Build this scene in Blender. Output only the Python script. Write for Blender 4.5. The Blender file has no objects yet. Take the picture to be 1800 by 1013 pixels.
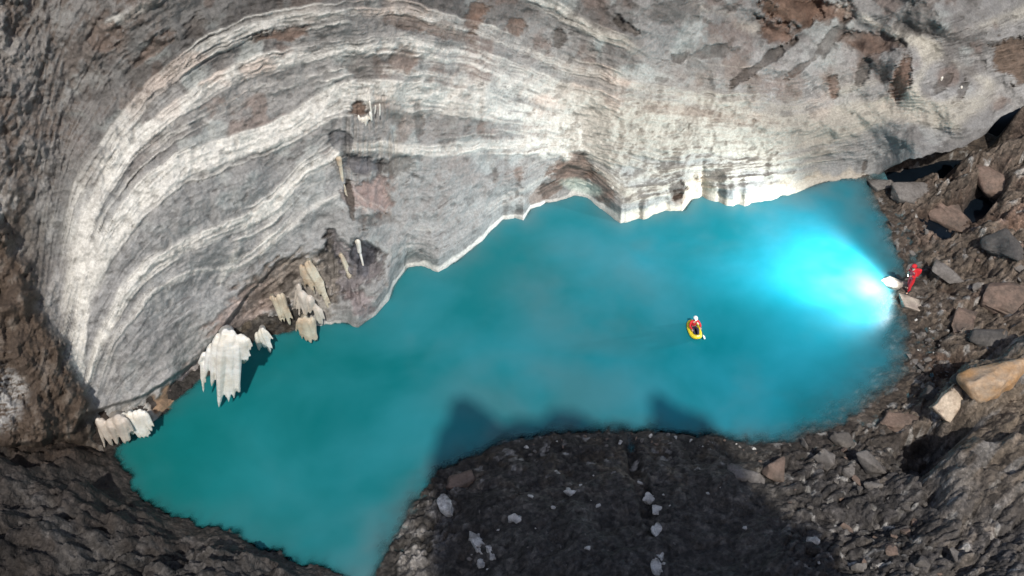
import bpy, bmesh, math, random
import numpy as np
from mathutils import Vector, Matrix, Euler

random.seed(7)
rng = np.random.default_rng(7)
scene = bpy.context.scene
col = scene.collection

# ------------------------------------------------------------------ camera
F = 1729.0
PITCH = math.radians(45.0)
CAM = np.array([0.0, 0.0, 33.6])
FW = np.array([0.0, math.cos(PITCH), -math.sin(PITCH)])
UP = np.array([0.0, math.sin(PITCH), math.cos(PITCH)])
RT = np.array([1.0, 0.0, 0.0])

cd = bpy.data.cameras.new('camera')
cam = bpy.data.objects.new('camera', cd)
col.objects.link(cam)
cam.location = CAM
cam.rotation_euler = (math.radians(90) - PITCH, 0, 0)
cd.sensor_width = 36.0
cd.lens = 36.0 * F / 1800.0
cd.clip_start = 0.3
cd.clip_end = 600
scene.camera = cam


def rays(x, y):
    x = np.asarray(x, float)
    y = np.asarray(y, float)
    return FW * F + RT * (x - 900.0)[..., None] + UP * (506.5 - y)[..., None]


def flat(x, y, z=0.0):
    d = rays(x, y)
    t = (z - CAM[2]) / d[..., 2]
    return CAM + d * t[..., None]


def proj(P):
    v = P - CAM
    zc = np.maximum(v @ FW, 0.1)
    return 900.0 + F * (v @ RT) / zc, 506.5 - F * (v @ UP) / zc


# ------------------------------------------------------------------ noise
def _h(ix, iy, iz, seed):
    n = (ix.astype(np.int64) * 374761393 + iy.astype(np.int64) * 668265263
         + iz.astype(np.int64) * 2147483647 + seed * 1274126177) & 0xFFFFFFFF
    n = ((n ^ (n >> 13)) * 1274126177) & 0xFFFFFFFF
    n = ((n ^ (n >> 16)) * 2246822519) & 0xFFFFFFFF
    n = n ^ (n >> 15)
    return (n & 0xFFFFFF) / float(0xFFFFFF)


def vnoise(x, y, z, seed=0):
    fx, fy, fz = np.floor(x), np.floor(y), np.floor(z)
    ix, iy, iz = fx.astype(np.int64), fy.astype(np.int64), fz.astype(np.int64)
    u, v, w = x - fx, y - fy, z - fz
    u = u * u * (3 - 2 * u)
    v = v * v * (3 - 2 * v)
    w = w * w * (3 - 2 * w)
    r = 0
    for a in (0, 1):
        wa = u if a else 1 - u
        for b in (0, 1):
            wb = v if b else 1 - v
            for c in (0, 1):
                wc = w if c else 1 - w
                r = r + wa * wb * wc * _h(ix + a, iy + b, iz + c, seed)
    return r * 2 - 1


def fbm(x, y, z=None, octv=4, seed=0, gain=0.5):
    if z is None:
        z = np.zeros_like(x)
    s, a, t = 0, 1.0, 0
    for o in range(octv):
        s = s + a * vnoise(x + 17.3 * o, y - 9.1 * o, z + 5.7 * o, seed + o)
        t += a
        a *= gain
        x, y, z = x * 2.03, y * 2.03, z * 2.03
    return s / t * 1.6


def ridged(x, y, z=None, octv=4, seed=0):
    if z is None:
        z = np.zeros_like(x)
    s, a, t = 0, 1.0, 0
    for o in range(octv):
        s = s + a * (1 - np.abs(vnoise(x + 3.1 * o, y + 7.7 * o, z, seed + o)) * 1.6)
        t += a
        a *= 0.5
        x, y, z = x * 2.1, y * 2.1, z * 2.1
    return s / t


def cells(x, y, seed=0):
    """jittered cells: F1, F2, two random values and the offset inside the cell"""
    fx, fy = np.floor(x), np.floor(y)
    z0 = np.zeros_like(fx, dtype=np.int64)
    b1 = np.full(x.shape, 9.0)
    b2 = np.full(x.shape, 9.0)
    r1 = np.zeros(x.shape)
    r2 = np.zeros(x.shape)
    r3 = np.zeros(x.shape)
    ox = np.zeros(x.shape)
    oy = np.zeros(x.shape)
    for a in (-1, 0, 1):
        for b in (-1, 0, 1):
            ix = (fx + a).astype(np.int64)
            iy = (fy + b).astype(np.int64)
            dx = ix + _h(ix, iy, z0, seed) - x
            dy = iy + _h(ix, iy, z0, seed + 1) - y
            d = np.sqrt(dx * dx + dy * dy)
            m = d < b1
            b2 = np.where(m, b1, np.minimum(b2, d))
            b1 = np.where(m, d, b1)
            r1 = np.where(m, _h(ix, iy, z0, seed + 2), r1)
            r2 = np.where(m, _h(ix, iy, z0, seed + 3), r2)
            r3 = np.where(m, _h(ix, iy, z0, seed + 4), r3)
            ox = np.where(m, dx, ox)
            oy = np.where(m, dy, oy)
    return b1, b2, r1, r2, r3, ox, oy


def sst(a, b, x):
    t = np.clip((x - a) / (b - a), 0, 1)
    return t * t * (3 - 2 * t)


def mix(a, b, t):
    t = np.asarray(t)
    return a + (b - a) * t[..., None]


def blob(px, py, x, y, rx, ry, rot=0.0, warp=None, lo=0.55, hi=1.25):
    c, s = math.cos(math.radians(rot)), math.sin(math.radians(rot))
    dx, dy = px - x, py - y
    u = (dx * c + dy * s) / rx
    v = (-dx * s + dy * c) / ry
    d = np.sqrt(u * u + v * v)
    if warp is not None:
        d = d + warp
    return 1 - sst(lo, hi, d)


# ------------------------------------------------------------------ helpers
def grid_object(name, P, albedo, mat, keep=None, extra=None):
    """P: rows x cols x 3 array of points -> one mesh sheet"""
    R, C = P.shape[:2]
    idx = np.arange(R * C).reshape(R, C)
    q = np.stack([idx[:-1, :-1], idx[:-1, 1:], idx[1:, 1:], idx[1:, :-1]], -1)
    if keep is not None:
        k = keep[:-1, :-1] | keep[:-1, 1:] | keep[1:, 1:] | keep[1:, :-1]
        q = q[k]
    q = q.reshape(-1, 4)
    used = np.zeros(R * C, bool)
    used[q.ravel()] = True
    remap = np.cumsum(used) - 1
    q = remap[q]
    co = P.reshape(-1, 3)[used]
    me = bpy.data.meshes.new(name)
    me.vertices.add(len(co))
    me.vertices.foreach_set('co', co.astype(np.float32).ravel())
    me.loops.add(q.size)
    me.loops.foreach_set('vertex_index', q.astype(np.int32).ravel())
    me.polygons.add(len(q))
    me.polygons.foreach_set('loop_start', (np.arange(len(q)) * 4).astype(np.int32))
    me.polygons.foreach_set('loop_total', np.full(len(q), 4, np.int32))
    me.polygons.foreach_set('use_smooth', np.ones(len(q), bool))
    me.update(calc_edges=True)
    if albedo is not None:
        at = me.color_attributes.new('albedo', 'FLOAT_COLOR', 'POINT')
        a4 = np.ones((len(co), 4), np.float32)
        a4[:, :3] = np.clip(albedo.reshape(-1, 3)[used], 0.004, 0.92)
        at.data.foreach_set('color', a4.ravel())
    for k, v in (extra or {}).items():
        fa = me.attributes.new(k, 'FLOAT', 'POINT')
        fa.data.foreach_set('value', v.reshape(-1)[used].astype(np.float32))
    me.materials.append(mat)
    o = bpy.data.objects.new(name, me)
    col.objects.link(o)
    return o


def tag(o, label=None, cat=None, group=None, kind=None):
    if label:
        o['label'] = label
    if cat:
        o['category'] = cat
    if group:
        o['group'] = group
    if kind:
        o['kind'] = kind
    return o


def new_mat(name):
    m = bpy.data.materials.new(name)
    m.use_nodes = True
    nt = m.node_tree
    for n in list(nt.nodes):
        if n.type != 'OUTPUT_MATERIAL':
            nt.nodes.remove(n)
    out = nt.nodes['Material Output']
    b = nt.nodes.new('ShaderNodeBsdfPrincipled')
    nt.links.new(b.outputs[0], out.inputs[0])
    return m, nt, b


def node(nt, t, **kw):
    n = nt.nodes.new(t)
    for k, v in kw.items():
        if k in n.inputs:
            n.inputs[k].default_value = v
        else:
            setattr(n, k, v)
    return n


def math_node(nt, op, a, b):
    n = nt.nodes.new('ShaderNodeMath')
    n.operation = op
    for i, v in enumerate((a, b)):
        if isinstance(v, (int, float)):
            n.inputs[i].default_value = v
        else:
            nt.links.new(v, n.inputs[i])
    return n.outputs[0]


def mulcol(nt, c, f):
    """multiply colour socket by a value socket"""
    n = nt.nodes.new('ShaderNodeVectorMath')
    n.operation = 'SCALE'
    nt.links.new(c, n.inputs[0])
    nt.links.new(f, n.inputs['Scale'])
    return n.outputs[0]


def rock_mat(name, base=None, voro=0.0, rough=0.85, grain=9.0, lo=0.62, hi=1.42, bump=0.5, bdist=0.06,
             spec=0.25, second=None, sscale=1.2, speck=None):
    """rock: vertex 'albedo' (or a flat base) broken up by grain, flecks and bump in object space"""
    m, nt, b = new_mat(name)
    tc = node(nt, 'ShaderNodeTexCoord')
    if base is None:
        at = node(nt, 'ShaderNodeAttribute')
        at.attribute_name = 'albedo'
        c = at.outputs['Color']
    else:
        r = node(nt, 'ShaderNodeMix')
        r.data_type = 'RGBA'
        r.inputs['A'].default_value = (*base, 1)
        r.inputs['B'].default_value = (*(second or tuple(v * 0.6 for v in base)), 1)
        n0 = node(nt, 'ShaderNodeTexNoise', Scale=sscale, Detail=6.0, Roughness=0.65)
        nt.links.new(tc.outputs['Object'], n0.inputs['Vector'])
        mr = node(nt, 'ShaderNodeMapRange')
        mr.inputs['From Min'].default_value = 0.38
        mr.inputs['From Max'].default_value = 0.62
        nt.links.new(n0.outputs['Fac'], mr.inputs['Value'])
        nt.links.new(mr.outputs[0], r.inputs['Factor'])
        c = r.outputs['Result']
    n1 = node(nt, 'ShaderNodeTexNoise', Scale=grain, Detail=8.0, Roughness=0.72)
    nt.links.new(tc.outputs['Object'], n1.inputs['Vector'])
    mr = node(nt, 'ShaderNodeMapRange')
    mr.inputs['From Min'].default_value = 0.3
    mr.inputs['From Max'].default_value = 0.7
    mr.inputs['To Min'].default_value = lo
    mr.inputs['To Max'].default_value = hi
    nt.links.new(n1.outputs['Fac'], mr.inputs['Value'])
    c = mulcol(nt, c, mr.outputs[0])
    if speck:
        v = node(nt, 'ShaderNodeTexNoise', Scale=speck[0], Detail=3.0, Roughness=0.6)
        nt.links.new(tc.outputs['Object'], v.inputs['Vector'])
        m2 = node(nt, 'ShaderNodeMapRange')
        m2.inputs['From Min'].default_value = speck[1]
        m2.inputs['From Max'].default_value = speck[1] + 0.05
        nt.links.new(v.outputs['Fac'], m2.inputs['Value'])
        mm = node(nt, 'ShaderNodeMix')
        mm.data_type = 'RGBA'
        nt.links.new(m2.outputs[0], mm.inputs['Factor'])
        nt.links.new(c, mm.inputs['A'])
        mm.inputs['B'].default_value = (*speck[2], 1)
        c = mm.outputs['Result']
    nt.links.new(c, b.inputs['Base Color'])
    b.inputs['Roughness'].default_value = rough
    b.inputs['Specular IOR Level'].default_value = spec
    nb = node(nt, 'ShaderNodeTexNoise', Scale=grain * 0.55, Detail=9.0, Roughness=0.75)
    nt.links.new(tc.outputs['Object'], nb.inputs['Vector'])
    bp = node(nt, 'ShaderNodeBump', Strength=bump, Distance=bdist)
    nt.links.new(nb.outputs['Fac'], bp.inputs['Height'])
    last = bp
    if voro:
        # angular chips: every cell its own height and shade
        wn = node(nt, 'ShaderNodeTexNoise', Scale=3.0, Detail=3.0)
        nt.links.new(tc.outputs['Object'], wn.inputs['Vector'])
        wv = nt.nodes.new('ShaderNodeVectorMath')
        wv.operation = 'MULTIPLY_ADD'
        nt.links.new(wn.outputs['Color'], wv.inputs[0])
        wv.inputs[1].default_value = (0.25, 0.25, 0.25)
        nt.links.new(tc.outputs['Object'], wv.inputs[2])
        for sc_, st_, ds_ in ((3.2, voro, 0.10), (8.0, voro, 0.05)):
            vo = node(nt, 'ShaderNodeTexVoronoi', Scale=sc_)
            vo.inputs['Randomness'].default_value = 1.0
            nt.links.new(wv.outputs[0], vo.inputs['Vector'])
            sep = nt.nodes.new('ShaderNodeSeparateColor')
            nt.links.new(vo.outputs['Color'], sep.inputs[0])
            hh = math_node(nt, 'SUBTRACT', sep.outputs[0], vo.outputs['Distance'])
            b2 = node(nt, 'ShaderNodeBump', Strength=st_, Distance=ds_)
            nt.links.new(hh, b2.inputs['Height'])
            nt.links.new(last.outputs[0], b2.inputs['Normal'])
            last = b2
            mv = node(nt, 'ShaderNodeMapRange')
            mv.inputs['To Min'].default_value = 0.72
            mv.inputs['To Max'].default_value = 1.32
            nt.links.new(sep.outputs[1], mv.inputs['Value'])
            c = mulcol(nt, c, mv.outputs[0])
        nt.links.new(c, b.inputs['Base Color'])
    nt.links.new(last.outputs[0], b.inputs['Normal'])
    return m


def plain_mat(name, base, rough=0.6, spec=0.4, grain=30.0, emit=None, sub=0.0):
    m, nt, b = new_mat(name)
    tc = node(nt, 'ShaderNodeTexCoord')
    n1 = node(nt, 'ShaderNodeTexNoise', Scale=grain, Detail=4.0)
    nt.links.new(tc.outputs['Object'], n1.inputs['Vector'])
    mr = node(nt, 'ShaderNodeMapRange')
    mr.inputs['To Min'].default_value = 0.75
    mr.inputs['To Max'].default_value = 1.25
    nt.links.new(n1.outputs['Fac'], mr.inputs['Value'])
    rgb = node(nt, 'ShaderNodeRGB')
    rgb.outputs[0].default_value = (*base, 1)
    nt.links.new(mulcol(nt, rgb.outputs[0], mr.outputs[0]), b.inputs['Base Color'])
    b.inputs['Roughness'].default_value = rough
    b.inputs['Specular IOR Level'].default_value = spec
    if emit:
        b.inputs['Emission Color'].default_value = (*emit[:3], 1)
        b.inputs['Emission Strength'].default_value = emit[3]
    return m


M_wall = rock_mat('layered_rock', grain=8.0, lo=0.68, hi=1.3, bump=0.6, bdist=0.09, spec=0.2)
M_ground = rock_mat('rubble_ground', voro=0.55, grain=6.5, lo=0.55, hi=1.5, bump=0.7, bdist=0.09, spec=0.3, rough=0.75)

# ------------------------------------------------------------------ shore lines, read off the photo
far_px = [(185, 792), (230, 766), (270, 740), (300, 714), (345, 674), (400, 634), (440, 602), (480, 589), (520, 580),
          (560, 571), (600, 567), (630, 572), (660, 550), (683, 522), (690, 500), (715, 469), (740, 465), (770, 472),
          (800, 460), (830, 435), (860, 405), (885, 383), (905, 378), (920, 383), (932, 366), (960, 356), (985, 350),
          (1010, 342), (1030, 343), (1060, 364), (1090, 388), (1130, 381), (1170, 365), (1200, 370), (1216, 349),
          (1235, 343), (1255, 350), (1290, 357), (1340, 352), (1400, 335), (1450, 320), (1490, 313), (1525, 311)]
right_px = [(1536, 340), (1552, 375), (1566, 410), (1582, 445), (1592, 475), (1592, 500), (1575, 515), (1590, 545),
            (1600, 580), (1600, 620), (1598, 655), (1585, 680), (1550, 705), (1520, 722), (1480, 745), (1440, 765),
            (1415, 778)]
near_px = [(1390, 783), (1340, 776), (1290, 770), (1230, 766), (1150, 760), (1110, 758), (1050, 757), (1000, 760),
           (960, 764), (920, 773), (860, 789), (810, 808), (775, 830), (745, 858), (720, 895), (695, 940), (678, 980),
           (662, 1015), (650, 1060), (640, 1160)]
ll_px = [(630, 1160), (620, 1030), (560, 992), (515, 985), (480, 968), (455, 962), (410, 935), (350, 922), (300, 905),
         (265, 880), (235, 850), (215, 820), (198, 800)]
lake_px = np.array(far_px + right_px + near_px + ll_px, float)
lake = flat(lake_px[:, 0], lake_px[:, 1])[:, :2]


ys_x = np.array([-500, -100, 60, 130, 160] + [p[0] for p in far_px] + [1560, 1600, 1650, 1700, 1735, 1760, 1800, 1900, 2300], float)
ys_y = np.array([840, 815, 800, 796, 795] + [p[1] for p in far_px] + [296, 280, 270, 256, 235, 205, 190, 170, 120], float)


def signed_dist(X, Y, poly):
    """distance to the shore, negative inside the lake"""
    sh = X.shape
    x, y = X.ravel(), Y.ravel()
    d2 = np.full(x.shape, 1e9)
    ins = np.zeros(x.shape, bool)
    n = len(poly)
    for i in range(n):
        ax, ay = poly[i]
        bx, by = poly[(i + 1) % n]
        ex, ey = bx - ax, by - ay
        t = np.clip(((x - ax) * ex + (y - ay) * ey) / (ex * ex + ey * ey + 1e-12), 0, 1)
        dd = (x - ax - t * ex) ** 2 + (y - ay - t * ey) ** 2
        d2 = np.minimum(d2, dd)
        c = (ay > y) != (by > y)
        if abs(ey) > 1e-12:
            ins ^= c & (x < ex * (y - ay) / ey + ax)
    d = np.sqrt(d2)
    return np.where(ins, -d, d).reshape(sh)


# ------------------------------------------------------------------ ground
GX0, GX1, GY0, GY1, GS = -30.0, 33.0, 8.0, 55.0, 0.062
gx = np.arange(GX0, GX1, GS)
gy = np.arange(GY0, GY1, GS)
GXX, GYY = np.meshgrid(gx, gy)


def build_ground():
    # coarse distance then upsample would blur the shore: do it at half density and interpolate
    st = 3
    cx, cy = gx[::st], gy[::st]
    A, B = np.meshgrid(cx, cy)
    D = signed_dist(A, B, lake)
    fi = np.clip((gx - cx[0]) / (GS * st), 0, len(cx) - 1.001)
    fj = np.clip((gy - cy[0]) / (GS * st), 0, len(cy) - 1.001)
    i0, j0 = fi.astype(int), fj.astype(int)
    u, v = (fi - i0)[None, :], (fj - j0)[:, None]
    D = (D[j0][:, i0] * (1 - u) * (1 - v) + D[j0][:, i0 + 1] * u * (1 - v)
         + D[j0 + 1][:, i0] * (1 - u) * v + D[j0 + 1][:, i0 + 1] * u * v)
    X, Y = GXX, GYY
    px, py = proj(np.stack([X, Y, np.zeros_like(X)], -1))
    n1 = fbm(X * 0.5, Y * 0.5, octv=5, seed=21)
    n2 = fbm(X * 1.7, Y * 1.7, octv=5, seed=31)
    n3 = fbm(X * 0.17, Y * 0.17, octv=3, seed=41)
    edge = 0.13 * n2 + 0.16 * n1 + 0.10 * fbm(X * 5, Y * 5, octv=3, seed=37)
    D = D + edge * (1 - sst(100, 20, py - np.interp(px, ys_x, ys_y)) * sst(300, 700, px))  # a ragged water's edge
    Dj = D
    # region weights
    wl = (1 - sst(600, 660, px + (py - 1000) * 0.15 + n1 * 10)) * sst(640, 720, py)      # lower-left rock
    wl = np.maximum(wl, 1 - sst(90, 200, px))
    wr = sst(1270, 1420, px + n1 * 30 + (760 - py) * 0.2)                               # right bank
    wr = np.maximum(wr, sst(1480, 1540, px))
    wb = np.clip(1 - wl - wr, 0, 1)
    out = np.maximum(Dj, 0)
    hb = 0.16 * out + 0.07 * out ** 1.35
    hb = np.minimum(hb, 7) + 0.10 * n2 * sst(0, 1.0, out) + 0.35 * n1 * sst(0, 4, out)
    dgn = ridged((X * 0.8 + Y * 0.6) * 0.9, (X * -0.6 + Y * 0.8) * 2.2, octv=5, seed=15)
    DGN = dgn
    hl = 7.5 * (1 - np.exp(-out / 6.5)) + (0.55 * (dgn - 0.5) + 0.16 * (cells(X * 2.1 + n2, Y * 2.6, 19)[1] - 0.5) + 0.9 * n1 + 0.40 * n2 + 0.9 * (ridged(X * 0.35, Y * 0.35, octv=4, seed=5) - 0.5)) * sst(0.1, 2.2, out)
    hr = 0.24 * out + 0.012 * out ** 2
    hr = np.minimum(hr, 8)
    # tilted slabs of rubble
    a = math.radians(-32)
    Xr, Yr = X * math.cos(a) - Y * math.sin(a), X * math.sin(a) + Y * math.cos(a)
    wx, wy = fbm(X * 0.8, Y * 0.8, octv=3, seed=61) * 0.35, fbm(X * 0.8, Y * 0.8, octv=3, seed=67) * 0.35
    f1, f2, r1, r2, r3, ox, oy = cells(Xr * 0.62 + wx, Yr * 1.05 + wy, 71)
    s1 = (r1 - 0.45) * 0.75 + ox * (r2 - 0.5) * 1.1 + oy * (r3 - 0.2) * 0.9 - 0.35 * (1 - sst(0, 0.16, f2 - f1))
    g1, g2, q1, q2, q3, px2, py2 = cells(Xr * 1.7 + wx * 2, Yr * 2.7 + wy * 2, 81)
    s2 = (q1 - 0.5) * 0.30 + px2 * (q2 - 0.5) * 0.45 + py2 * (q3 - 0.25) * 0.4 - 0.14 * (1 - sst(0, 0.2, g2 - g1))
    e1, e2, p1, p2, p3, _, _ = cells(X * 4.2 + wx * 3, Y * 4.6 + wy * 3, 91)
    s3 = (p1 - 0.5) * 0.12 - 0.06 * (1 - sst(0, 0.25, e2 - e1))
    bigw = np.clip(0.35 + 0.9 * n3 + sst(1500, 1680, px) * 0.4, 0.1, 1)
    lowcorner = blob(px, py, 1400, 930, 260, 190, 20)
    hr = hr + (s1 * (0.55 * bigw + 0.3) * (1 - 0.55 * lowcorner) + s2 * (0.75 + 0.35 * lowcorner) + s3) * sst(0.0, 0.9, out) + 0.5 * n1 * sst(1, 5, out)
    hr = hr - 1.25 * sst(0.12, 0.5, fbm(X * 0.42 + 7, Y * 0.42, octv=4, seed=141)) * sst(1, 3, out) * sst(1540, 1620, px)
    # outcrop in the lower right corner
    oc = sst(0.0, 1.0, (px - 1610 + (py - 850) * 0.12 + 25 * n1) / 60) * sst(650, 730, py - (px - 1640) * -0.25 + 30 * n1) * (1 - sst(880, 1010, py - (px - 1650) * 0.25 + 50 * n1))
    hr = hr * (1 - 0.75 * oc) + oc * (0.75 * np.minimum(0.24 * out + 0.012 * out ** 2, 8) + 1.5 + 0.5 * n1 + 0.14 * n2 + 0.2 * ridged(Xr * 0.5, Yr * 1.4, octv=4, seed=55))
    hb = hb + (s3 * 0.5 + s2 * 0.18 + s1 * 0.10 + 0.10 * (ridged(X * 1.1, Y * 0.6, octv=4, seed=57) - 0.5)) * sst(0.15, 0.9, out)
    # rough lit strip at the left edge of the beach
    strip = blob(px, py, 745, 930, 60, 110, 20)
    hb = hb + strip * (s3 * 1.4 + s2 * 0.8 + 0.15)
    h = hb * wb + hl * wl + hr * np.clip(wr - wl, 0, 1)
    # furrow down the beach
    h = h - 0.35 * blob(px, py, 1125, 880, 14, 110, -10) * (1 - wl)
    nearw = (1 - sst(25, 70, py - np.interp(px, ys_x, ys_y))) * sst(1500, 1560, px)
    h = h * (1 - nearw) + np.minimum(h, 0.1) * nearw
    plat = blob(px, py, 1602, 512, 34, 26)
    h = h * (1 - plat) + np.maximum(h, 0.16 + 0.05 * n2) * plat
    # pools at the foot of the far wall, right; mask also paints overhang shade
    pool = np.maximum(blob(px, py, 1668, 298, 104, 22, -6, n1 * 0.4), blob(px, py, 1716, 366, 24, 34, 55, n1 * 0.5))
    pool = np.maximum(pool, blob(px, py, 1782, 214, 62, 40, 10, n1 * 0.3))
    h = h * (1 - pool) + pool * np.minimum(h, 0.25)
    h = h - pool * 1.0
    # lake bed
    inn = np.maximum(-D, 0)
    farw = 1 - sst(70, 150, py - np.interp(px, [p[0] for p in far_px], [p[1] for p in far_px]))
    steep = np.maximum(np.maximum(farw * (1 - sst(1440, 1520, px)), 1 - sst(560, 700, px + (1000 - py) * 0.3)), wl)
    bed = -(0.42 + 3.0 * steep + 0.9 * wb + 0.5 * sst(1480, 1540, px) * (1 - sst(480, 560, py))) * inn + 0.09 * n2 * sst(0, 0.6, inn) + s3 * 0.5 * wr
    bed = np.maximum(bed, -4)
    h = np.where(D < 0, np.minimum(bed, 0.0), np.maximum(h, 0.0) if False else h)
    # the ground goes under the far wall
    P = np.stack([X, Y, h], -1)
    qx, qy = proj(P)
    # ---- colour
    nA = fbm(X * 0.35, Y * 0.35, octv=4, seed=101)
    nB = fbm(X * 2.2, Y * 2.2, octv=4, seed=111)
    nC = fbm(X * 7, Y * 7, octv=3, seed=121)
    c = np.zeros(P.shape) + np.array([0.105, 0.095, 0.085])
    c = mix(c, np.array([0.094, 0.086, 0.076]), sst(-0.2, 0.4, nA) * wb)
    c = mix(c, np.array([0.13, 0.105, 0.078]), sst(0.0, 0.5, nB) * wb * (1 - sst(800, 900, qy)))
    c = c * (0.72 + 0.55 * q1 * sst(-0.4, 0.5, nA + nB * 0.5) + 0.25 * nC)[..., None]
    c = mix(c, np.array([0.20, 0.185, 0.165]), sst(0.80, 0.95, p1) * sst(0.0, 0.6, nB + 0.3 * nA) * 0.8)
    crk = 1 - sst(0.0, 0.05, np.abs(fbm(X * 0.55 + 3, Y * 0.3, octv=4, seed=133)))
    c = c * (1 - 0.55 * crk)[..., None]
    # lower-left: warm grey, browner near the wall
    c = mix(c, mix(np.zeros(P.shape) + np.array([0.105, 0.088, 0.078]), np.array([0.18, 0.165, 0.155]), sst(-0.1, 0.6, nB * 0.6 + nA)), wl)
    c = c * (1 - wl * 0.35 * sst(0.0, 0.5, fbm(X * 0.9 + 11, Y * 1.6, octv=4, seed=137)))[..., None]
    c = mix(c, np.array([0.07, 0.047, 0.034]), wl * blob(qx, qy, 110, 700, 110, 120, 40, nA * 0.5))
    c = mix(c, np.array([0.13, 0.115, 0.10]), wl * blob(qx, qy, 330, 915, 130, 28, 20, nA * 0.4) * 0.7)
    # right bank: browns, greys and pale chips
    cr = mix(np.zeros(P.shape) + np.array([0.15, 0.118, 0.092]), np.array([0.25, 0.17, 0.13]), sst(-0.1, 0.5, nA + 0.4 * (r1 - 0.5)) * sst(1560, 1680, qx) * (1 - sst(420, 620, qy)))
    cr = mix(cr, np.array([0.11, 0.105, 0.105]), sst(700, 850, qy) * 0.8)
    cr = mix(cr, np.array([0.32, 0.27, 0.225]), sst(0.62, 0.95, r2) * 0.55 * sst(-0.3, 0.3, nB))
    cr = cr * (0.7 + 0.6 * q1)[..., None]
    hol = sst(0.12, 0.5, fbm(X * 0.42 + 7, Y * 0.42, octv=4, seed=141)) * sst(1540, 1620, qx) * (1 - sst(720, 790, qy))
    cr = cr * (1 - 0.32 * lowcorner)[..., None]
    cr = mix(cr, np.array([0.17, 0.105, 0.075]), hol * 0.6)
    cr = mix(cr, np.array([0.2, 0.16, 0.12]), oc * 0.75)
    cr = mix(cr, np.array([0.30, 0.28, 0.26]), oc * blob(qx, qy, 1665, 860, 45, 120, -20, nB * 0.4) * 0.7)
    cr = mix(cr, np.array([0.23, 0.22, 0.21]), oc * sst(0.1, 0.5, fbm(Xr * 0.6, Yr * 2.5, octv=4, seed=131)) * 0.8)
    cr = mix(cr, np.array([0.5, 0.48, 0.45]), sst(0.86, 0.93, p2) * sst(0.2, 0.5, q2) * (1 - oc) * 0.8)
    c = mix(c, cr, np.clip(wr - wl, 0, 1))
    c = mix(c, np.array([0.34, 0.32, 0.30]), strip * sst(-0.2, 0.3, nB) * 0.8)
    # pale chips along the beach
    chip = sst(0.90, 0.96, p2) * sst(-0.1, 0.3, nB + 0.5 * blob(qx, qy, 1000, 790, 300, 40))
    c = mix(c, np.array([0.42, 0.40, 0.37]), chip * wb * blob(qx, qy, 1030, 800, 330, 65))
    c = c * (1 + 0.25 * nC)[..., None]
    # wet, darker rim at the water
    wet = (1 - sst(0.05, 0.5, h)) * (1 - wl * 0.5)
    c = c * (1 - 0.35 * wet)[..., None]
    c = mix(c, np.array([0.03, 0.032, 0.035]), pool * 0.8)  # shade of the hollows and overhang painted into the pool ground
    # keep only what can ever be seen
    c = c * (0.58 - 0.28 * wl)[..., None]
    keep = (h > -3.2)
    keep &= ~((qx < -330) | (qx > 2150) | (qy > 1450))
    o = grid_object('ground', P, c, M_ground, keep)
    tag(o, kind='structure')
    return h, D


GH, GD = build_ground()


def ground_z(x, y):
    i = min(max((x - GX0) / GS, 0), len(gx) - 1.01)
    j = min(max((y - GY0) / GS, 0), len(gy) - 1.01)
    a, b = int(i), int(j)
    u, v = i - a, j - b
    return float(GH[b, a] * (1 - u) * (1 - v) + GH[b, a + 1] * u * (1 - v) + GH[b + 1, a] * (1 - u) * v + GH[b + 1, a + 1] * u * v)


def at(px, py, zmin=-9.0):
    """the point of the ground (or water) seen at a pixel of the photo"""
    d = rays(px, py)
    d = d / np.linalg.norm(d)
    t = 18.0
    while t < 95:
        p = CAM + d * t
        if p[2] < max(ground_z(p[0], p[1]), zmin):
            break
        t += 0.04
    return Vector(p)


def mpp(p):
    """metres per photo pixel at a point"""
    return float((np.array(p) - CAM) @ FW) / F


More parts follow.
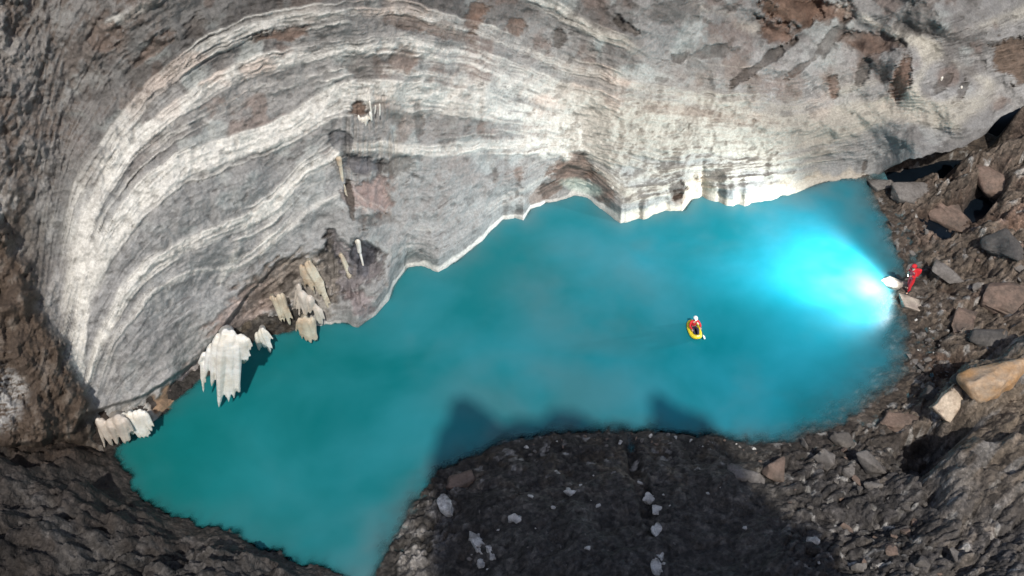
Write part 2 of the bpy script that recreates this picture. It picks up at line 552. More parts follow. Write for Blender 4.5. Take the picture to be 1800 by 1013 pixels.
# ------------------------------------------------------------------ the far wall
curves = {
    'A': ([-500, 40, 60, 85, 110, 180, 280, 400, 700, 900, 1010, 1090, 1140, 1250, 1400, 1600, 1800, 2300],
          [600, 590, 560, 330, 180, 55, -5, -60, -60, -15, 35, 72, 100, 125, 135, 75, 20, -40]),
    'B': ([-500, 40, 70, 95, 130, 205, 260, 350, 440, 530, 640, 740, 830, 930, 1010, 1100, 1200, 1300, 1400, 1500, 1600, 1700, 1800, 2300],
          [680, 670, 640, 480, 335, 230, 160, 85, 45, 22, 12, 22, 52, 88, 116, 143, 168, 182, 186, 150, 120, 92, 72, 0]),
    'C': ([-500, 40, 80, 110, 140, 180, 235, 300, 380, 470, 560, 650, 740, 830, 900, 1000, 1100, 1250, 1400, 1480, 1560, 1700, 1800, 2300],
          [730, 720, 700, 545, 425, 330, 250, 195, 146, 106, 86, 73, 76, 96, 122, 158, 188, 212, 220, 198, 165, 145, 118, 30]),
    'D': ([-500, 40, 100, 138, 150, 190, 250, 320, 400, 480, 540, 600, 680, 760, 850, 950, 1050, 1200, 1350, 1480, 1560, 1640, 1700, 1800, 2300],
          [760, 755, 730, 610, 505, 430, 345, 292, 266, 236, 202, 168, 162, 171, 187, 212, 229, 241, 246, 226, 192, 203, 188, 155, 60]),
    'E': ([-500, 40, 130, 175, 215, 260, 330, 400, 440, 480, 540, 600, 660, 760, 860, 960, 1000, 1060, 1150, 1300, 1450, 1525, 1600, 1700, 1800, 2300],
          [775, 770, 745, 598, 522, 466, 421, 396, 386, 362, 302, 269, 263, 269, 262, 253, 252, 276, 296, 288, 272, 262, 238, 222, 176, 80]),
    'F': ([-500, 40, 150, 200, 270, 330, 420, 480, 540, 600, 700, 760, 850, 920, 1000, 1040, 1100, 1200, 1300, 1450, 1525, 1600, 1700, 1800, 2300],
          [785, 780, 760, 600, 508, 483, 470, 432, 372, 342, 392, 400, 368, 336, 284, 296, 345, 322, 318, 298, 288, 262, 242, 186, 100]),
}
WX = np.arange(-260, 2060, 2.0)
NT = 430


def smooth1(a, k):
    w = np.hanning(k * 2 + 1)
    w /= w.sum()
    return np.convolve(np.pad(a, k, 'edge'), w, 'valid')


wall_depth = None


def build_wall():
    global wall_depth
    ys = np.interp(WX, ys_x, ys_y)
    ys = ys + fbm(WX / 16, WX * 0, octv=3, seed=7) * 3.0
    ytop = -220.0
    t = np.linspace(0, 1, NT)
    PX = np.repeat(WX[None, :], NT, 0)
    PY = ys[None, :] * (1 - t[:, None]) + ytop * t[:, None]
    # horizontal range of the wall foot per column (on the water plane), raised on the right where it overhangs
    d = rays(WX, ys)
    hor = np.sqrt(d[:, 0] ** 2 + d[:, 1] ** 2)
    zb = 2.6 * sst(1525, 1620, WX)
    rb = (CAM[2] - zb) / (-d[:, 2]) * hor
    rs = smooth1(rb, 90) - 0.2
    rs2 = smooth1(rb, 22)
    D = rays(PX, PY)
    H = np.sqrt(D[..., 0] ** 2 + D[..., 1] ** 2)
    tanD = -D[..., 2] / H

    def hit(rbase, lean):
        z = (CAM[2] - rbase * tanD - 0 * lean) / (1 + lean * tanD)
        return rbase + lean * z, z
    lean = 0.42 + 0.0 * PX
    lean = lean + 0.25 * sst(1100, 1500, PX)
    ru = zb[None, :]
    r0, z0 = hit((rb - lean[0] * zb)[None, :], lean)
    k = sst(0.1, 2.2, z0 - ru)
    rr = (rb - lean[0] * zb)[None, :] * (1 - k) + (rs - lean[0] * zb)[None, :] * k
    k2 = sst(0.0, 1.0, z0 - ru)
    rr = rr * k2 + (rb - lean[0] * zb)[None, :] * (1 - k2)
    r1, z1 = hit(rr, lean)
    base = D * ((r1 / H)[..., None])
    W0 = CAM + base
    X, Y, Z = W0[..., 0], W0[..., 1], W0[..., 2]
    nrm = np.linalg.norm(base, axis=-1)
    # ---- strata
    names = list('ABCDEF')
    Ys = []
    prev = None
    for nme in names:
        c = np.interp(WX, *curves[nme])
        c = smooth1(c, 8) if nme not in 'EF' else smooth1(c, 5)
        if prev is not None:
            c = np.maximum(c, prev + 4)
        prev = c
        Ys.append(c)
    Ys.append(np.maximum(ys + 12, prev + 4))
    Ys = np.array([np.full_like(WX, -420.0)] + Ys)
    wob = 5 * fbm(PX / 70, PY / 70, octv=3, seed=201) + 2.0 * fbm(PX / 16, PY / 16, octv=2, seed=203)
    PYw = PY + wob
    S = np.zeros_like(PX)
    for i in range(len(Ys) - 1):
        a, b = Ys[i][None, :], Ys[i + 1][None, :]
        S += np.clip((PYw - a) / (b - a), 0, 1)
    S += np.maximum(0, PYw - Ys[-1][None, :]) / 60

    def band(i, off, w, amp):
        c = Ys[i] + off
        sl = np.gradient(c, WX)
        dd = (PYw - c[None, :]) / np.sqrt(1 + np.minimum(sl, 6) ** 2)[None, :]
        return np.exp(-(dd / w) ** 2) * amp
    arc = PX / 260 + PY / 420
    st1 = fbm(S * 7.0, arc * 2.2, octv=5, seed=211, gain=0.62)
    st2 = fbm(S * 26.0, arc * 5.0, octv=4, seed=221, gain=0.6)
    brk = fbm(PX / 90, PY / 90, octv=4, seed=231)
    fine = 0.55 * fbm(PX / 9, PY / 9, octv=4, seed=241, gain=0.65) + 0.58 * fbm(S * 30.0 + 0.15 * brk, arc * 16.0, octv=4, seed=243, gain=0.65)
    mid = fbm(PX / 34, PY / 34, octv=4, seed=251, gain=0.6)
    wA = lambda lo, hi: sst(lo, lo + 60, PX) * (1 - sst(hi - 120, hi, PX))
    pale = band(1, 0, 9, 0.75) * np.maximum(wA(150, 420), wA(860, 1200)) + 0 * PX
    pale += band(2, 4, 15, 0.85) * wA(90, 1600)
    for bi, bo, bwid, ba in ((2, -14, 3, .5), (2, 24, 4, .45), (2, 34, 3, .4), (3, -12, 4, .5), (3, 20, 3, .45), (3, 56, 3, .4), (4, -22, 3, .5), (4, -30, 2.5, .4), (4, 24, 4, .5), (4, 34, 3, .35), (5, -14, 3, .45), (5, -24, 3, .35), (5, 12, 3, .4), (5, 32, 3, .4), (6, 12, 3, .4), (6, -14, 4, .45), (1, 12, 4, .4), (1, -12, 3, .35)):
        pale += band(bi, bo, bwid, ba * 1.1) * np.clip(0.55 + 1.1 * fbm(arc * 2.0 + bi * 7.7 + bo, S * 0.6, octv=3, seed=297), 0, 1.2) * wA(90, 1500)
    pale += band(3, 6, 17, 1.0) * wA(80, 1550)
    pale += band(3, 42, 7, 0.55) * wA(220, 720)
    pale += band(3, 30, 9, 0.5) * wA(700, 1200)
    pale += band(4, 0, 21, 1.5) * wA(90, 1790)
    pale += band(4, -40, 9, 0.6) * wA(640, 1400)
    pale += band(5, -2, 11, 0.95) * wA(120, 1180)
    pale += band(5, 20, 7, 0.5) * wA(170, 480)
    pale += band(6, 0, 8, 0.55) * wA(160, 1500)
    pale += band(6, -26, 9, 0.55) * wA(980, 1520)
    pale += 0.30 * sst(980, 1130, PX) * (1 - sst(1480, 1600, PX)) * sst(195, 235, PY) * (0.55 + 0.6 * st1)
    pale = pale * np.clip(0.85 + 0.40 * st2 * (1 - 0.5 * sst(850, 1080, PX)) + 0.35 * brk, 0.12, 1.4)
    pale += np.clip(st1 * 0.55 + 0.1 * st2, 0, 1) * 0.42 * (1 - sst(430, 620, PY) * 0.5)
    # veins at the upper right

    def vein(x0, y0, x1, y1, w, amp):
        ex, ey = x1 - x0, y1 - y0
        tt = np.clip(((PX - x0) * ex + (PYw - y0) * ey) / (ex * ex + ey * ey), 0, 1)
        dd = np.hypot(PX - x0 - tt * ex + 8 * brk, PYw - y0 - tt * ey)
        return np.exp(-(dd / w) ** 2) * amp
    for v in ((1480, 18, 1630, 80, 14, 0.8), (1630, 80, 1800, 20, 16, 0.7), (1630, 80, 1740, 150, 15, 0.6), (1640, 90, 1590, 180, 14, 0.6),
              (1400, 230, 1590, 172, 22, 0.7), (1590, 172, 1680, 215, 18, 0.8), (1200, 0, 1330, 50, 16, 0.6), (180, 50, 285, -5, 8, 0.9), (470, 360, 385, 500, 10, 0.6),
              (500, 340, 470, 430, 12, 0.5), (1000, 275, 1110, 345, 9, 0.8), (955, 275, 1000, 262, 9, 0.7)):
        pale += vein(*v) * np.clip(0.8 + 0.5 * mid, 0.2, 1.3)
    pale = np.clip(pale, 0, 1.15)
    # ---- matrix colour
    mtx = mix(np.zeros(W0.shape) + np.array([0.235, 0.228, 0.218]), np.array([0.165, 0.155, 0.147]), sst(-0.1, 0.55, brk + 0.25 * mid))
    cool = fbm(PX / 55 + 40, PY / 45, octv=3, seed=261)
    mtx = mix(mtx, np.array([0.33, 0.345, 0.33]), sst(0.25, 0.6, cool) * 0.75)
    mtx = mix(mtx, np.array([0.17, 0.125, 0.105]), sst(0.3, 0.65, fbm(PX / 45, PY / 45, octv=4, seed=271)) * 0.6 * (1 - sst(300, 420, PY)))
    warm = sst(850, 1150, PX) * sst(60, 190, PY)
    mtx = mix(mtx, np.array([0.27, 0.252, 0.215]), warm * 0.45 * (1 - sst(1440, 1560, PX)))
    mtx = mix(mtx, np.array([0.31, 0.305, 0.295]), sst(1150, 1350, PX) * sst(-0.3, 0.5, mid) * 0.7 * sst(20, 110, PY))
    mtx = mix(mtx, np.array([0.27, 0.275, 0.27]), sst(200, 330, PY) * 0.6)
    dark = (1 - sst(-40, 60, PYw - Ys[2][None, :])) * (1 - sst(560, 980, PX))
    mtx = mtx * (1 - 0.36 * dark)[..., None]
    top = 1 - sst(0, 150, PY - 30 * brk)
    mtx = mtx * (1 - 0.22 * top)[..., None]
    low_left = sst(380, 520, PY) * (1 - sst(520, 640, PX))
    mtx = mix(mtx, np.array([0.26, 0.255, 0.25]), low_left * 0.6)
    palec = mix(np.zeros(W0.shape) + np.array([0.54, 0.525, 0.485]), np.array([0.345, 0.32, 0.27]), sst(850, 1120, PX) * 0.85)
    palec = mix(palec, np.array([0.50, 0.40, 0.34]), sst(0.1, 0.5, fbm(PX / 60, PY / 60, octv=3, seed=281)) * 0.6 * (1 - sst(150, 240, PY)))
    palec = palec * (1 - 0.35 * dark)[..., None]
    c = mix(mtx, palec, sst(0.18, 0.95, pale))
    c = c * (1 - 0.24 * sst(1020, 1120, PX) * sst(150, 260, PY))[..., None]  # colour cut on the right to offset the strong light on the wall
    calm = 1 - 0.5 * sst(850, 1080, PX) * sst(60, 160, PY)
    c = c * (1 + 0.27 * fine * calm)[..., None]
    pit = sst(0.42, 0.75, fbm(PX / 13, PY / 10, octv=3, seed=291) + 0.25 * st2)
    c = c * (1 - 0.30 * pit)[..., None]  # recess shade put into the colour; the same pits sink in relief
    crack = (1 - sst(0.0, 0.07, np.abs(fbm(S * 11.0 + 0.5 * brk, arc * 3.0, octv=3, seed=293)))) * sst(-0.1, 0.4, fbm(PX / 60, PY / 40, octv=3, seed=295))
    c = c * (1 - 0.45 * crack * calm)[..., None]  # ledge shadows painted as dark lines along the strata, also sunk in relief
    # ---- patches read off the photo: x, y, rx, ry, rot, strength, colour, relief
    BR = (0.135, 0.085, 0.062)
    DK = (0.075, 0.065, 0.058)
    NV = (0.075, 0.078, 0.092)
    patches = [(1004, 297, 38, 26, 0, .8, (0.18, 0.125, 0.1), .15), (1058, 332, 15, 30, -30, .7, (0.17, 0.12, 0.095), .1), (955, 340, 38, 12, -22, .65, (0.17, 0.12, 0.095), .1), (912, 303, 14, 16, 0, .5, BR, .1),
               (1190, 330, 17, 15, 0, .9, DK, .35), (1197, 350, 13, 9, 0, .6, BR, .1), (712, 112, 26, 24, 0, .6, BR, .15), (645, 115, 32, 26, 0, .5, DK, .15),
               (500, 62, 42, 13, -6, .75, BR, .2), (345, 45, 22, 22, 0, .6, DK, .2), (760, 50, 80, 14, 14, .5, BR, .1), (835, 28, 20, 28, 20, .75, BR, .25),
               (908, 48, 16, 20, 20, .7, BR, .2), (985, 65, 14, 14, 0, .7, DK, .2), (1110, 52, 26, 9, 30, .9, DK, .35), (1390, 18, 60, 32, 10, .95, (0.11, 0.07, 0.05), .6),
               (1365, 52, 35, 22, 40, .85, BR, .4), (1450, 20, 45, 22, 0, .8, BR, .4), (1455, 75, 45, 12, -50, .6, DK, .3), (1340, 112, 75, 9, -35, .75, DK, .35), (1250, 92, 70, 10, -12, .6, DK, .2),
               (1410, 118, 45, 7, -35, .7, DK, .25), (1535, 76, 45, 16, 8, .7, BR, .3), (1585, 140, 17, 38, 12, .9, BR, .4), (1515, 128, 9, 20, 20, .75, DK, .3),
               (1465, 160, 10, 22, 0, .75, BR, .3), (1555, 130, 8, 14, 0, .5, DK, .1), (1620, 28, 60, 30, -40, .6, DK, .2), (1655, 150, 9, 22, 40, .6, DK, .3), (1690, 165, 10, 22, 30, .7, DK, .3),
               (632, 188, 18, 16, 0, .85, BR, .3), (652, 345, 48, 36, 0, .55, (0.25, 0.16, 0.14), .3), (640, 292, 34, 18, 0, .7, NV, .4), (600, 250, 16, 18, 0, .6, NV, .3),
               (690, 290, 30, 16, 0, .5, DK, .2), (738, 215, 10, 36, 0, .6, DK, .15), (700, 215, 10, 14, 0, .3, DK, .1), (615, 350, 6, 45, -8, .8, DK, .4), (660, 385, 40, 10, 0, .5, DK, .2),
               (612, 478, 50, 55, -20, .85, (0.15, 0.132, 0.135), .5), (505, 500, 70, 48, -35, .7, (0.17, 0.145, 0.125), .15), (560, 480, 40, 45, -30, .6, (0.16, 0.14, 0.13), .1), (585, 462, 12, 26, -20, .85, NV, .3), (637, 440, 20, 24, -20, .85, NV, .35), (640, 470, 9, 18, 0, .7, NV, .2), (632, 530, 30, 26, 0, .7, (0.2, 0.165, 0.165), .1),
               (430, 550, 75, 36, -38, .8, (0.30, 0.24, 0.215), .2), (540, 500, 60, 60, -30, .6, (0.29, 0.26, 0.225), .2), (360, 640, 50, 26, -40, .7, (0.25, 0.21, 0.19), .1), (220, 750, 60, 24, -25, .8, (0.36, 0.32, 0.28), .1), (470, 500, 60, 30, -40, .55, (0.20, 0.165, 0.14), .2), (505, 505, 11, 20, 20, .8, DK, .3),
               (295, 708, 32, 22, -40, .85, (0.22, 0.135, 0.075), .3), (325, 675, 28, 14, -45, .7, (0.17, 0.14, 0.15), .2), (1500, 262, 30, 10, 0, .3, DK, .1), (1520, 292, 6, 14, 10, .85, DK, .3),
               (1720, 118, 20, 20, 0, .4, DK, .1), (1785, 110, 45, 35, 30, .9, (0.13, 0.09, 0.065), .5), (1700, 250, 60, 24, -15, .35, DK, .1), (1380, 150, 60, 26, 0, .4, BR, .1), (1180, 20, 60, 22, 0, .5, DK, .1),
               (800, 215, 40, 40, 0, .2, DK, .0), (1230, 200, 120, 12, 8, .35, BR, .05), (270, 85, 40, 12, -45, .6, BR, .2), (185, 60, 25, 40, 30, .6, BR, .2), (240, 130, 30, 22, -40, .4, DK, .15), (1065, 40, 40, 18, 25, .35, DK, .1)]
    dent = np.zeros_like(PX)
    wp = 0.55 * mid + 0.38 * fine
    for (x, y, rx, ry, rot, s, cc, rel) in patches:
        w = blob(PX, PY, x, y, rx, ry, rot, wp, 0.7, 1.15)
        cv = np.array(cc)[None, None, :] * (1 + 0.55 * fine + 0.4 * mid)[..., None]
        c = c + (cv - c) * (w * s)[..., None]
        dent += w * rel
    # ---- the brown crumbling buttress at the left
    bw = 1 - sst(5, 135, PX - 35 * mid - 20 * brk - np.clip(PY - 420, 0, 300) * 0.17 + np.clip(260 - PY, 0, 300) * 0.06)
    bc = mix(np.zeros(W0.shape) + np.array([0.155, 0.128, 0.108]), np.array([0.075, 0.06, 0.05]), sst(-0.2, 0.4, mid + fine * 0.5))
    bc = bc * 0.68
    bc = mix(bc, np.array([0.30, 0.285, 0.265]), sst(0.15, 0.6, fbm(PX / 14 + PY / 60, PY / 40, octv=4, seed=301, gain=0.65) - 0.1 + 0.3 * brk))
    c = mix(c, bc, bw * 0.92)
    edge_x = np.interp(PY, [300, 430, 540, 640, 730, 800], [-80, 20, 62, 118, 152, 190]) + 16 * mid + 9 * brk
    lb_ = 1 - sst(-12, 22, PX - edge_x)
    lc = mix(np.zeros(W0.shape) + np.array([0.075, 0.056, 0.043]), np.array([0.13, 0.108, 0.09]), sst(0.0, 0.6, fbm(PX / 20, PY / 26, octv=4, seed=303, gain=0.65)))
    lc = mix(lc, np.array([0.30, 0.295, 0.285]), blob(PX, PY, 12, 695, 40, 55, -15, 0.4 * mid) * sst(-0.3, 0.2, fine))
    c = mix(c, lc, lb_)
    # a band of loose brown rock right of it at the top
    uw = (1 - sst(0.0, 0.5, (PX - 120 - (300 - PY) * 0.35) / 110 + 0.8 * mid)) * (1 - sst(260, 420, PY))
    c = mix(c, mix(np.zeros(W0.shape) + np.array([0.125, 0.1, 0.085]), np.array([0.20, 0.19, 0.18]), sst(-0.2, 0.4, fine + brk)), uw * 0.6)
    # ---- white crust at the waterline
    up = (ys[None, :] - PY)
    crw = 6 + 6 * fbm(WX / 22, WX * 0, octv=3, seed=311)
    crw = crw + 12 * np.exp(-((WX - 1110) / 60) ** 2) + 9 * np.exp(-((WX - 1225) / 22) ** 2) + 5 * np.exp(-((WX - 1400) / 90) ** 2)
    on = sst(640, 690, WX) * (1 - sst(1505, 1530, WX)) + (np.abs(WX - 540) < 60) * 0.5
    crw = np.maximum(crw, 3.0)
    crust = (1 - sst(0.6, 1.15, up / crw[None, :] + 0.25 * fine)) * on[None, :]
    c = mix(c, mix(np.zeros(W0.shape) + np.array([0.58, 0.56, 0.52]), np.array([0.36, 0.325, 0.27]), sst(1050, 1130, PX)), crust * 0.9)
    lip = (1 - sst(0.8, 2.6, up / crw[None, :])) * on[None, :] * sst(1150, 1250, PX)
    c = mix(c, np.array([0.55, 0.45, 0.32]), lip * (1 - crust) * 0.35)
    # pale green hollow by the brown patch
    c = mix(c, np.array([0.45, 0.52, 0.46]), blob(PX, PY, 1020, 328, 34, 12, 15, 0.3 * mid) * 0.7)
    # ---- relief along the sight line (metres; minus = towards the viewer)
    rel = 0.95 * fbm(X * 0.16, Y * 0.16, Z * 0.16, octv=3, seed=401)
    rel += 0.32 * fbm(X * 0.55, Y * 0.55, Z * 0.55, octv=4, seed=411)
    rel += 0.10 * fbm(X * 2.4, Y * 2.4, Z * 2.4, octv=4, seed=421, gain=0.6)
    rel -= 0.20 * sst(0.2, 0.9, pale) * (0.7 + 0.5 * brk)
    rel -= 0.06 * st1 + 0.030 * st2
    rel -= 0.055 * fine
    rel += 0.06 * pit + 0.07 * crack * calm
    rel += dent * 0.8
    # folds in the right half
    rel += 0.7 * fbm(PX / 85 - PY / 70, PY / 90 + PX / 200, octv=3, seed=431) * sst(1150, 1400, PX) * (1 - sst(230, 280, PY))
    # vertical gutters in the middle
    gut = np.abs(fbm(PX / 9, PY / 90, octv=3, seed=441))
    gm = np.maximum(blob(PX, PY, 655, 260, 60, 110), blob(PX, PY, 610, 480, 60, 60, -20))
    rel += 0.35 * gut * gm
    # buttress comes forward and is torn
    bt = 1 - sst(-60, 135, PX - np.clip(PY - 420, 0, 300) * 0.15)
    rel -= 3.0 * bt
    tear = ridged(X * 0.9, Y * 0.9, Z * 0.4, octv=5, seed=451)
    rel -= bw * (0.42 * tear + 0.14 * fine + 0.2 * mid)
    rel -= lb_ * (0.5 + 0.45 * tear + 0.25 * mid)
    rel -= uw * (0.30 * tear + 0.08 * fine)
    # undercut above the water on the left: the wall ends in an overhanging edge
    ux = [-500, 130, 150, 205, 260, 320, 350, 372, 400, 440, 480, 520, 560, 640, 700]
    uy = [900, 760, 724, 712, 692, 652, 630, 600, 562, 512, 470, 452, 440, 415, 400]
    uline = np.interp(WX, ux, uy)[None, :] + 3 * mid
    under = sst(-2, 5, PY - uline) * (1 - sst(430, 620, PX))
    lump = cells(PX / 26 + 0.3 * mid, PY / 22, 457)
    rel += under * (0.75 - 0.25 * sst(400, 520, PX) + 0.35 * lump[0] - 0.2)
    hold = 0.25 + 0.75 * sst(0, 26, up)       # the foot stays on the water line
    lipf = np.exp(-(up / 9.0) ** 2) * on[None, :]
    rel = rel * hold - 0.10 * lipf
    dist = nrm + rel * 1.0
    # the foot never sinks back under the water plane
    P = CAM + base * (dist / nrm)[..., None]
    wall_depth = dist
    # skirt: the foot runs on below the water / back under the overhang
    sk = []
    for s_, (dy, dz) in enumerate(((5.0, -3.5), (1.6, -1.3), (0.35, -0.45))):
        q = P[0].copy()
        w = sst(1525, 1620, WX)
        q[:, 1] += dy * (0.12 + 0.88 * w)
        q[:, 2] += dz * (1 - 0.75 * w)
        sk.append(q)
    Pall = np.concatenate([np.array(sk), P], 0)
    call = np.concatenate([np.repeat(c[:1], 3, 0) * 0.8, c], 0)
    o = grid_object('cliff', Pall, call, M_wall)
    tag(o, kind='structure')


build_wall()


def wall_at(px, py, off=0.0):
    """point of the wall seen at a pixel"""
    i = int(np.clip(round((px - WX[0]) / 2.0), 0, len(WX) - 1))
    ysx = float(np.interp(px, ys_x, ys_y))
    t = (ysx - py) / (ysx + 220.0)
    j = int(np.clip(round(t * (NT - 1)), 0, NT - 1))
    d = rays(px, py)
    d = d / np.linalg.norm(d)
    return Vector(CAM + d * (wall_depth[j, i] + off))


# ------------------------------------------------------------------ water
def build_water():
    s = 0.12
    x = np.arange(-24, 27, s)
    y = np.arange(8, 46, s)
    X, Y = np.meshgrid(x, y)
    j = np.clip(((Y - GY0) / GS).astype(int), 0, len(gy) - 1)
    i = np.clip(((X - GX0) / GS).astype(int), 0, len(gx) - 1)
    h = GH[j, i]
    D = GD[j, i]
    depth = np.maximum(-h, 0)
    m, nt, b = new_mat('turquoise_water')
    tc = node(nt, 'ShaderNodeTexCoord')
    n0 = node(nt, 'ShaderNodeTexNoise', Scale=0.16, Detail=4.0, Roughness=0.55)
    n0.inputs['Distortion'].default_value = 0.25
    nt.links.new(tc.outputs['Object'], n0.inputs['Vector'])
    mr = node(nt, 'ShaderNodeMapRange')
    mr.inputs['From Min'].default_value = 0.35
    mr.inputs['From Max'].default_value = 0.68
    nt.links.new(n0.outputs['Fac'], mr.inputs['Value'])
    mc = node(nt, 'ShaderNodeMix')
    mc.data_type = 'RGBA'
    mc.inputs['A'].default_value = (0.004, 0.155, 0.168, 1)
    mc.inputs['B'].default_value = (0.030, 0.22, 0.255, 1)
    nt.links.new(mr.outputs[0], mc.inputs['Factor'])
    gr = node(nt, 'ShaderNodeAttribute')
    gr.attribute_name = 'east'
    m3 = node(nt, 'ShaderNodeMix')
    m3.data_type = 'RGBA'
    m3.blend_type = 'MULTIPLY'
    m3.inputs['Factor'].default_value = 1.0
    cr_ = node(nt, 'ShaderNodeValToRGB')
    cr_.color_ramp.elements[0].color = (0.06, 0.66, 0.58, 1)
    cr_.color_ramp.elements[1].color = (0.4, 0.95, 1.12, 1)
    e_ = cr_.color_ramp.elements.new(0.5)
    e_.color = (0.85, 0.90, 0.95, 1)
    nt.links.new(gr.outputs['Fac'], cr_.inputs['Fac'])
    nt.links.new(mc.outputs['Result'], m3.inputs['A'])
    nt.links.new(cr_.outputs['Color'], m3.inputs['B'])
    sl = node(nt, 'ShaderNodeAttribute')
    sl.attribute_name = 'silt'
    m4 = node(nt, 'ShaderNodeMix')
    m4.data_type = 'RGBA'
    nt.links.new(sl.outputs['Fac'], m4.inputs['Factor'])
    nt.links.new(m3.outputs['Result'], m4.inputs['A'])
    m4.inputs['B'].default_value = (0.095, 0.165, 0.18, 1)
    nt.links.new(m4.outputs['Result'], b.inputs['Base Color'])
    b.inputs['Roughness'].default_value = 0.32
    b.inputs['IOR'].default_value = 1.33
    b.inputs['Specular IOR Level'].default_value = 0.2
    nb = node(nt, 'ShaderNodeTexNoise', Scale=2.2, Detail=3.0)
    nt.links.new(tc.outputs['Object'], nb.inputs['Vector'])
    bp = node(nt, 'ShaderNodeBump', Strength=0.12, Distance=0.05)
    nt.links.new(nb.outputs['Fac'], bp.inputs['Height'])
    nt.links.new(bp.outputs[0], b.inputs['Normal'])
    # milky water hides the bed with depth
    at_ = node(nt, 'ShaderNodeAttribute')
    at_.attribute_name = 'depth'
    e = math_node(nt, 'MULTIPLY', at_.outputs['Fac'], -2.6)
    e = math_node(nt, 'EXPONENT', e, 0.0)
    a = math_node(nt, 'SUBTRACT', 1.0, e)
    nt.links.new(a, b.inputs['Alpha'])
    keep = D < 0.9
    P = np.stack([X, Y, np.zeros_like(X)], -1)
    wpx, wpy = proj(P)
    cl = fbm(X * 0.28, Y * 0.28, octv=4, seed=501)
    cl2 = fbm(X * 0.9, Y * 0.9, octv=3, seed=511)
    rng_ = 0.7 + 1.1 * sst(0.0, 0.6, cl) + 0.7 * sst(1450, 1560, wpx) + 0.5 * (1 - sst(650, 800, wpx)) * sst(850, 930, wpy)
    silt = np.exp(np.minimum(D, 0) / rng_) * np.clip(0.62 + 0.35 * cl2, 0, 0.85)
    silt = np.maximum(silt, 0.34 * np.clip(0.6 + cl, 0, 1) * blob(wpx, wpy, 1030, 520, 190, 130, 10, 0.3 * cl))
    silt = np.maximum(silt, 0.34 * np.clip(0.6 + cl, 0, 1) * blob(wpx, wpy, 960, 690, 230, 80, 0, 0.3 * cl))
    silt = silt * (1 - 0.75 * (1 - sst(560, 660, wpx - (1000 - wpy) * 0.25)))
    silt = np.clip(silt, 0, 0.8)
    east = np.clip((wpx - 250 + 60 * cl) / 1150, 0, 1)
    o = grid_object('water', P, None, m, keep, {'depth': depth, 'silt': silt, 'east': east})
    tag(o, kind='structure')
    # pool water under the far wall, overhang shade painted in as near-black colour
    m2, nt2, b2 = new_mat('pool_water_shade')
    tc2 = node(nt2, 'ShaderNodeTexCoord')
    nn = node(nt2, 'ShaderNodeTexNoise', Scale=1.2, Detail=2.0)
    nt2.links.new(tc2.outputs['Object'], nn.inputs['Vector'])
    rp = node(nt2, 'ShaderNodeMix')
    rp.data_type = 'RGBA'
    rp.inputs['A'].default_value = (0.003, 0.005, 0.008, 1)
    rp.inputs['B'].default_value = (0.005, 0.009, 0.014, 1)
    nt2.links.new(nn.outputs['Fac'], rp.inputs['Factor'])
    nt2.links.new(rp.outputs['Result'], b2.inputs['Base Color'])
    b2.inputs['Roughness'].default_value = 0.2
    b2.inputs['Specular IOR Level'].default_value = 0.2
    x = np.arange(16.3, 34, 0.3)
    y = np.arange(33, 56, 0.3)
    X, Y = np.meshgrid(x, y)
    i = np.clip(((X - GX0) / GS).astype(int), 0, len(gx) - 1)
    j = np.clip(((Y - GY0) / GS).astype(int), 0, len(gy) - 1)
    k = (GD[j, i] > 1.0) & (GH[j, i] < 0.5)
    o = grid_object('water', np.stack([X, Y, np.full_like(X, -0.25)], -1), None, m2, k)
    tag(o, kind='structure')


build_water()

# ------------------------------------------------------------------ sun, sky and the crag unseen behind the viewer, shaped to shade the beach
SUN_EL = math.radians(52)
SUN_AZ = math.radians(9)     # to the right of straight behind the viewer
SUNV = np.array([math.sin(SUN_AZ) * math.cos(SUN_EL), -math.cos(SUN_AZ) * math.cos(SUN_EL), math.sin(SUN_EL)])


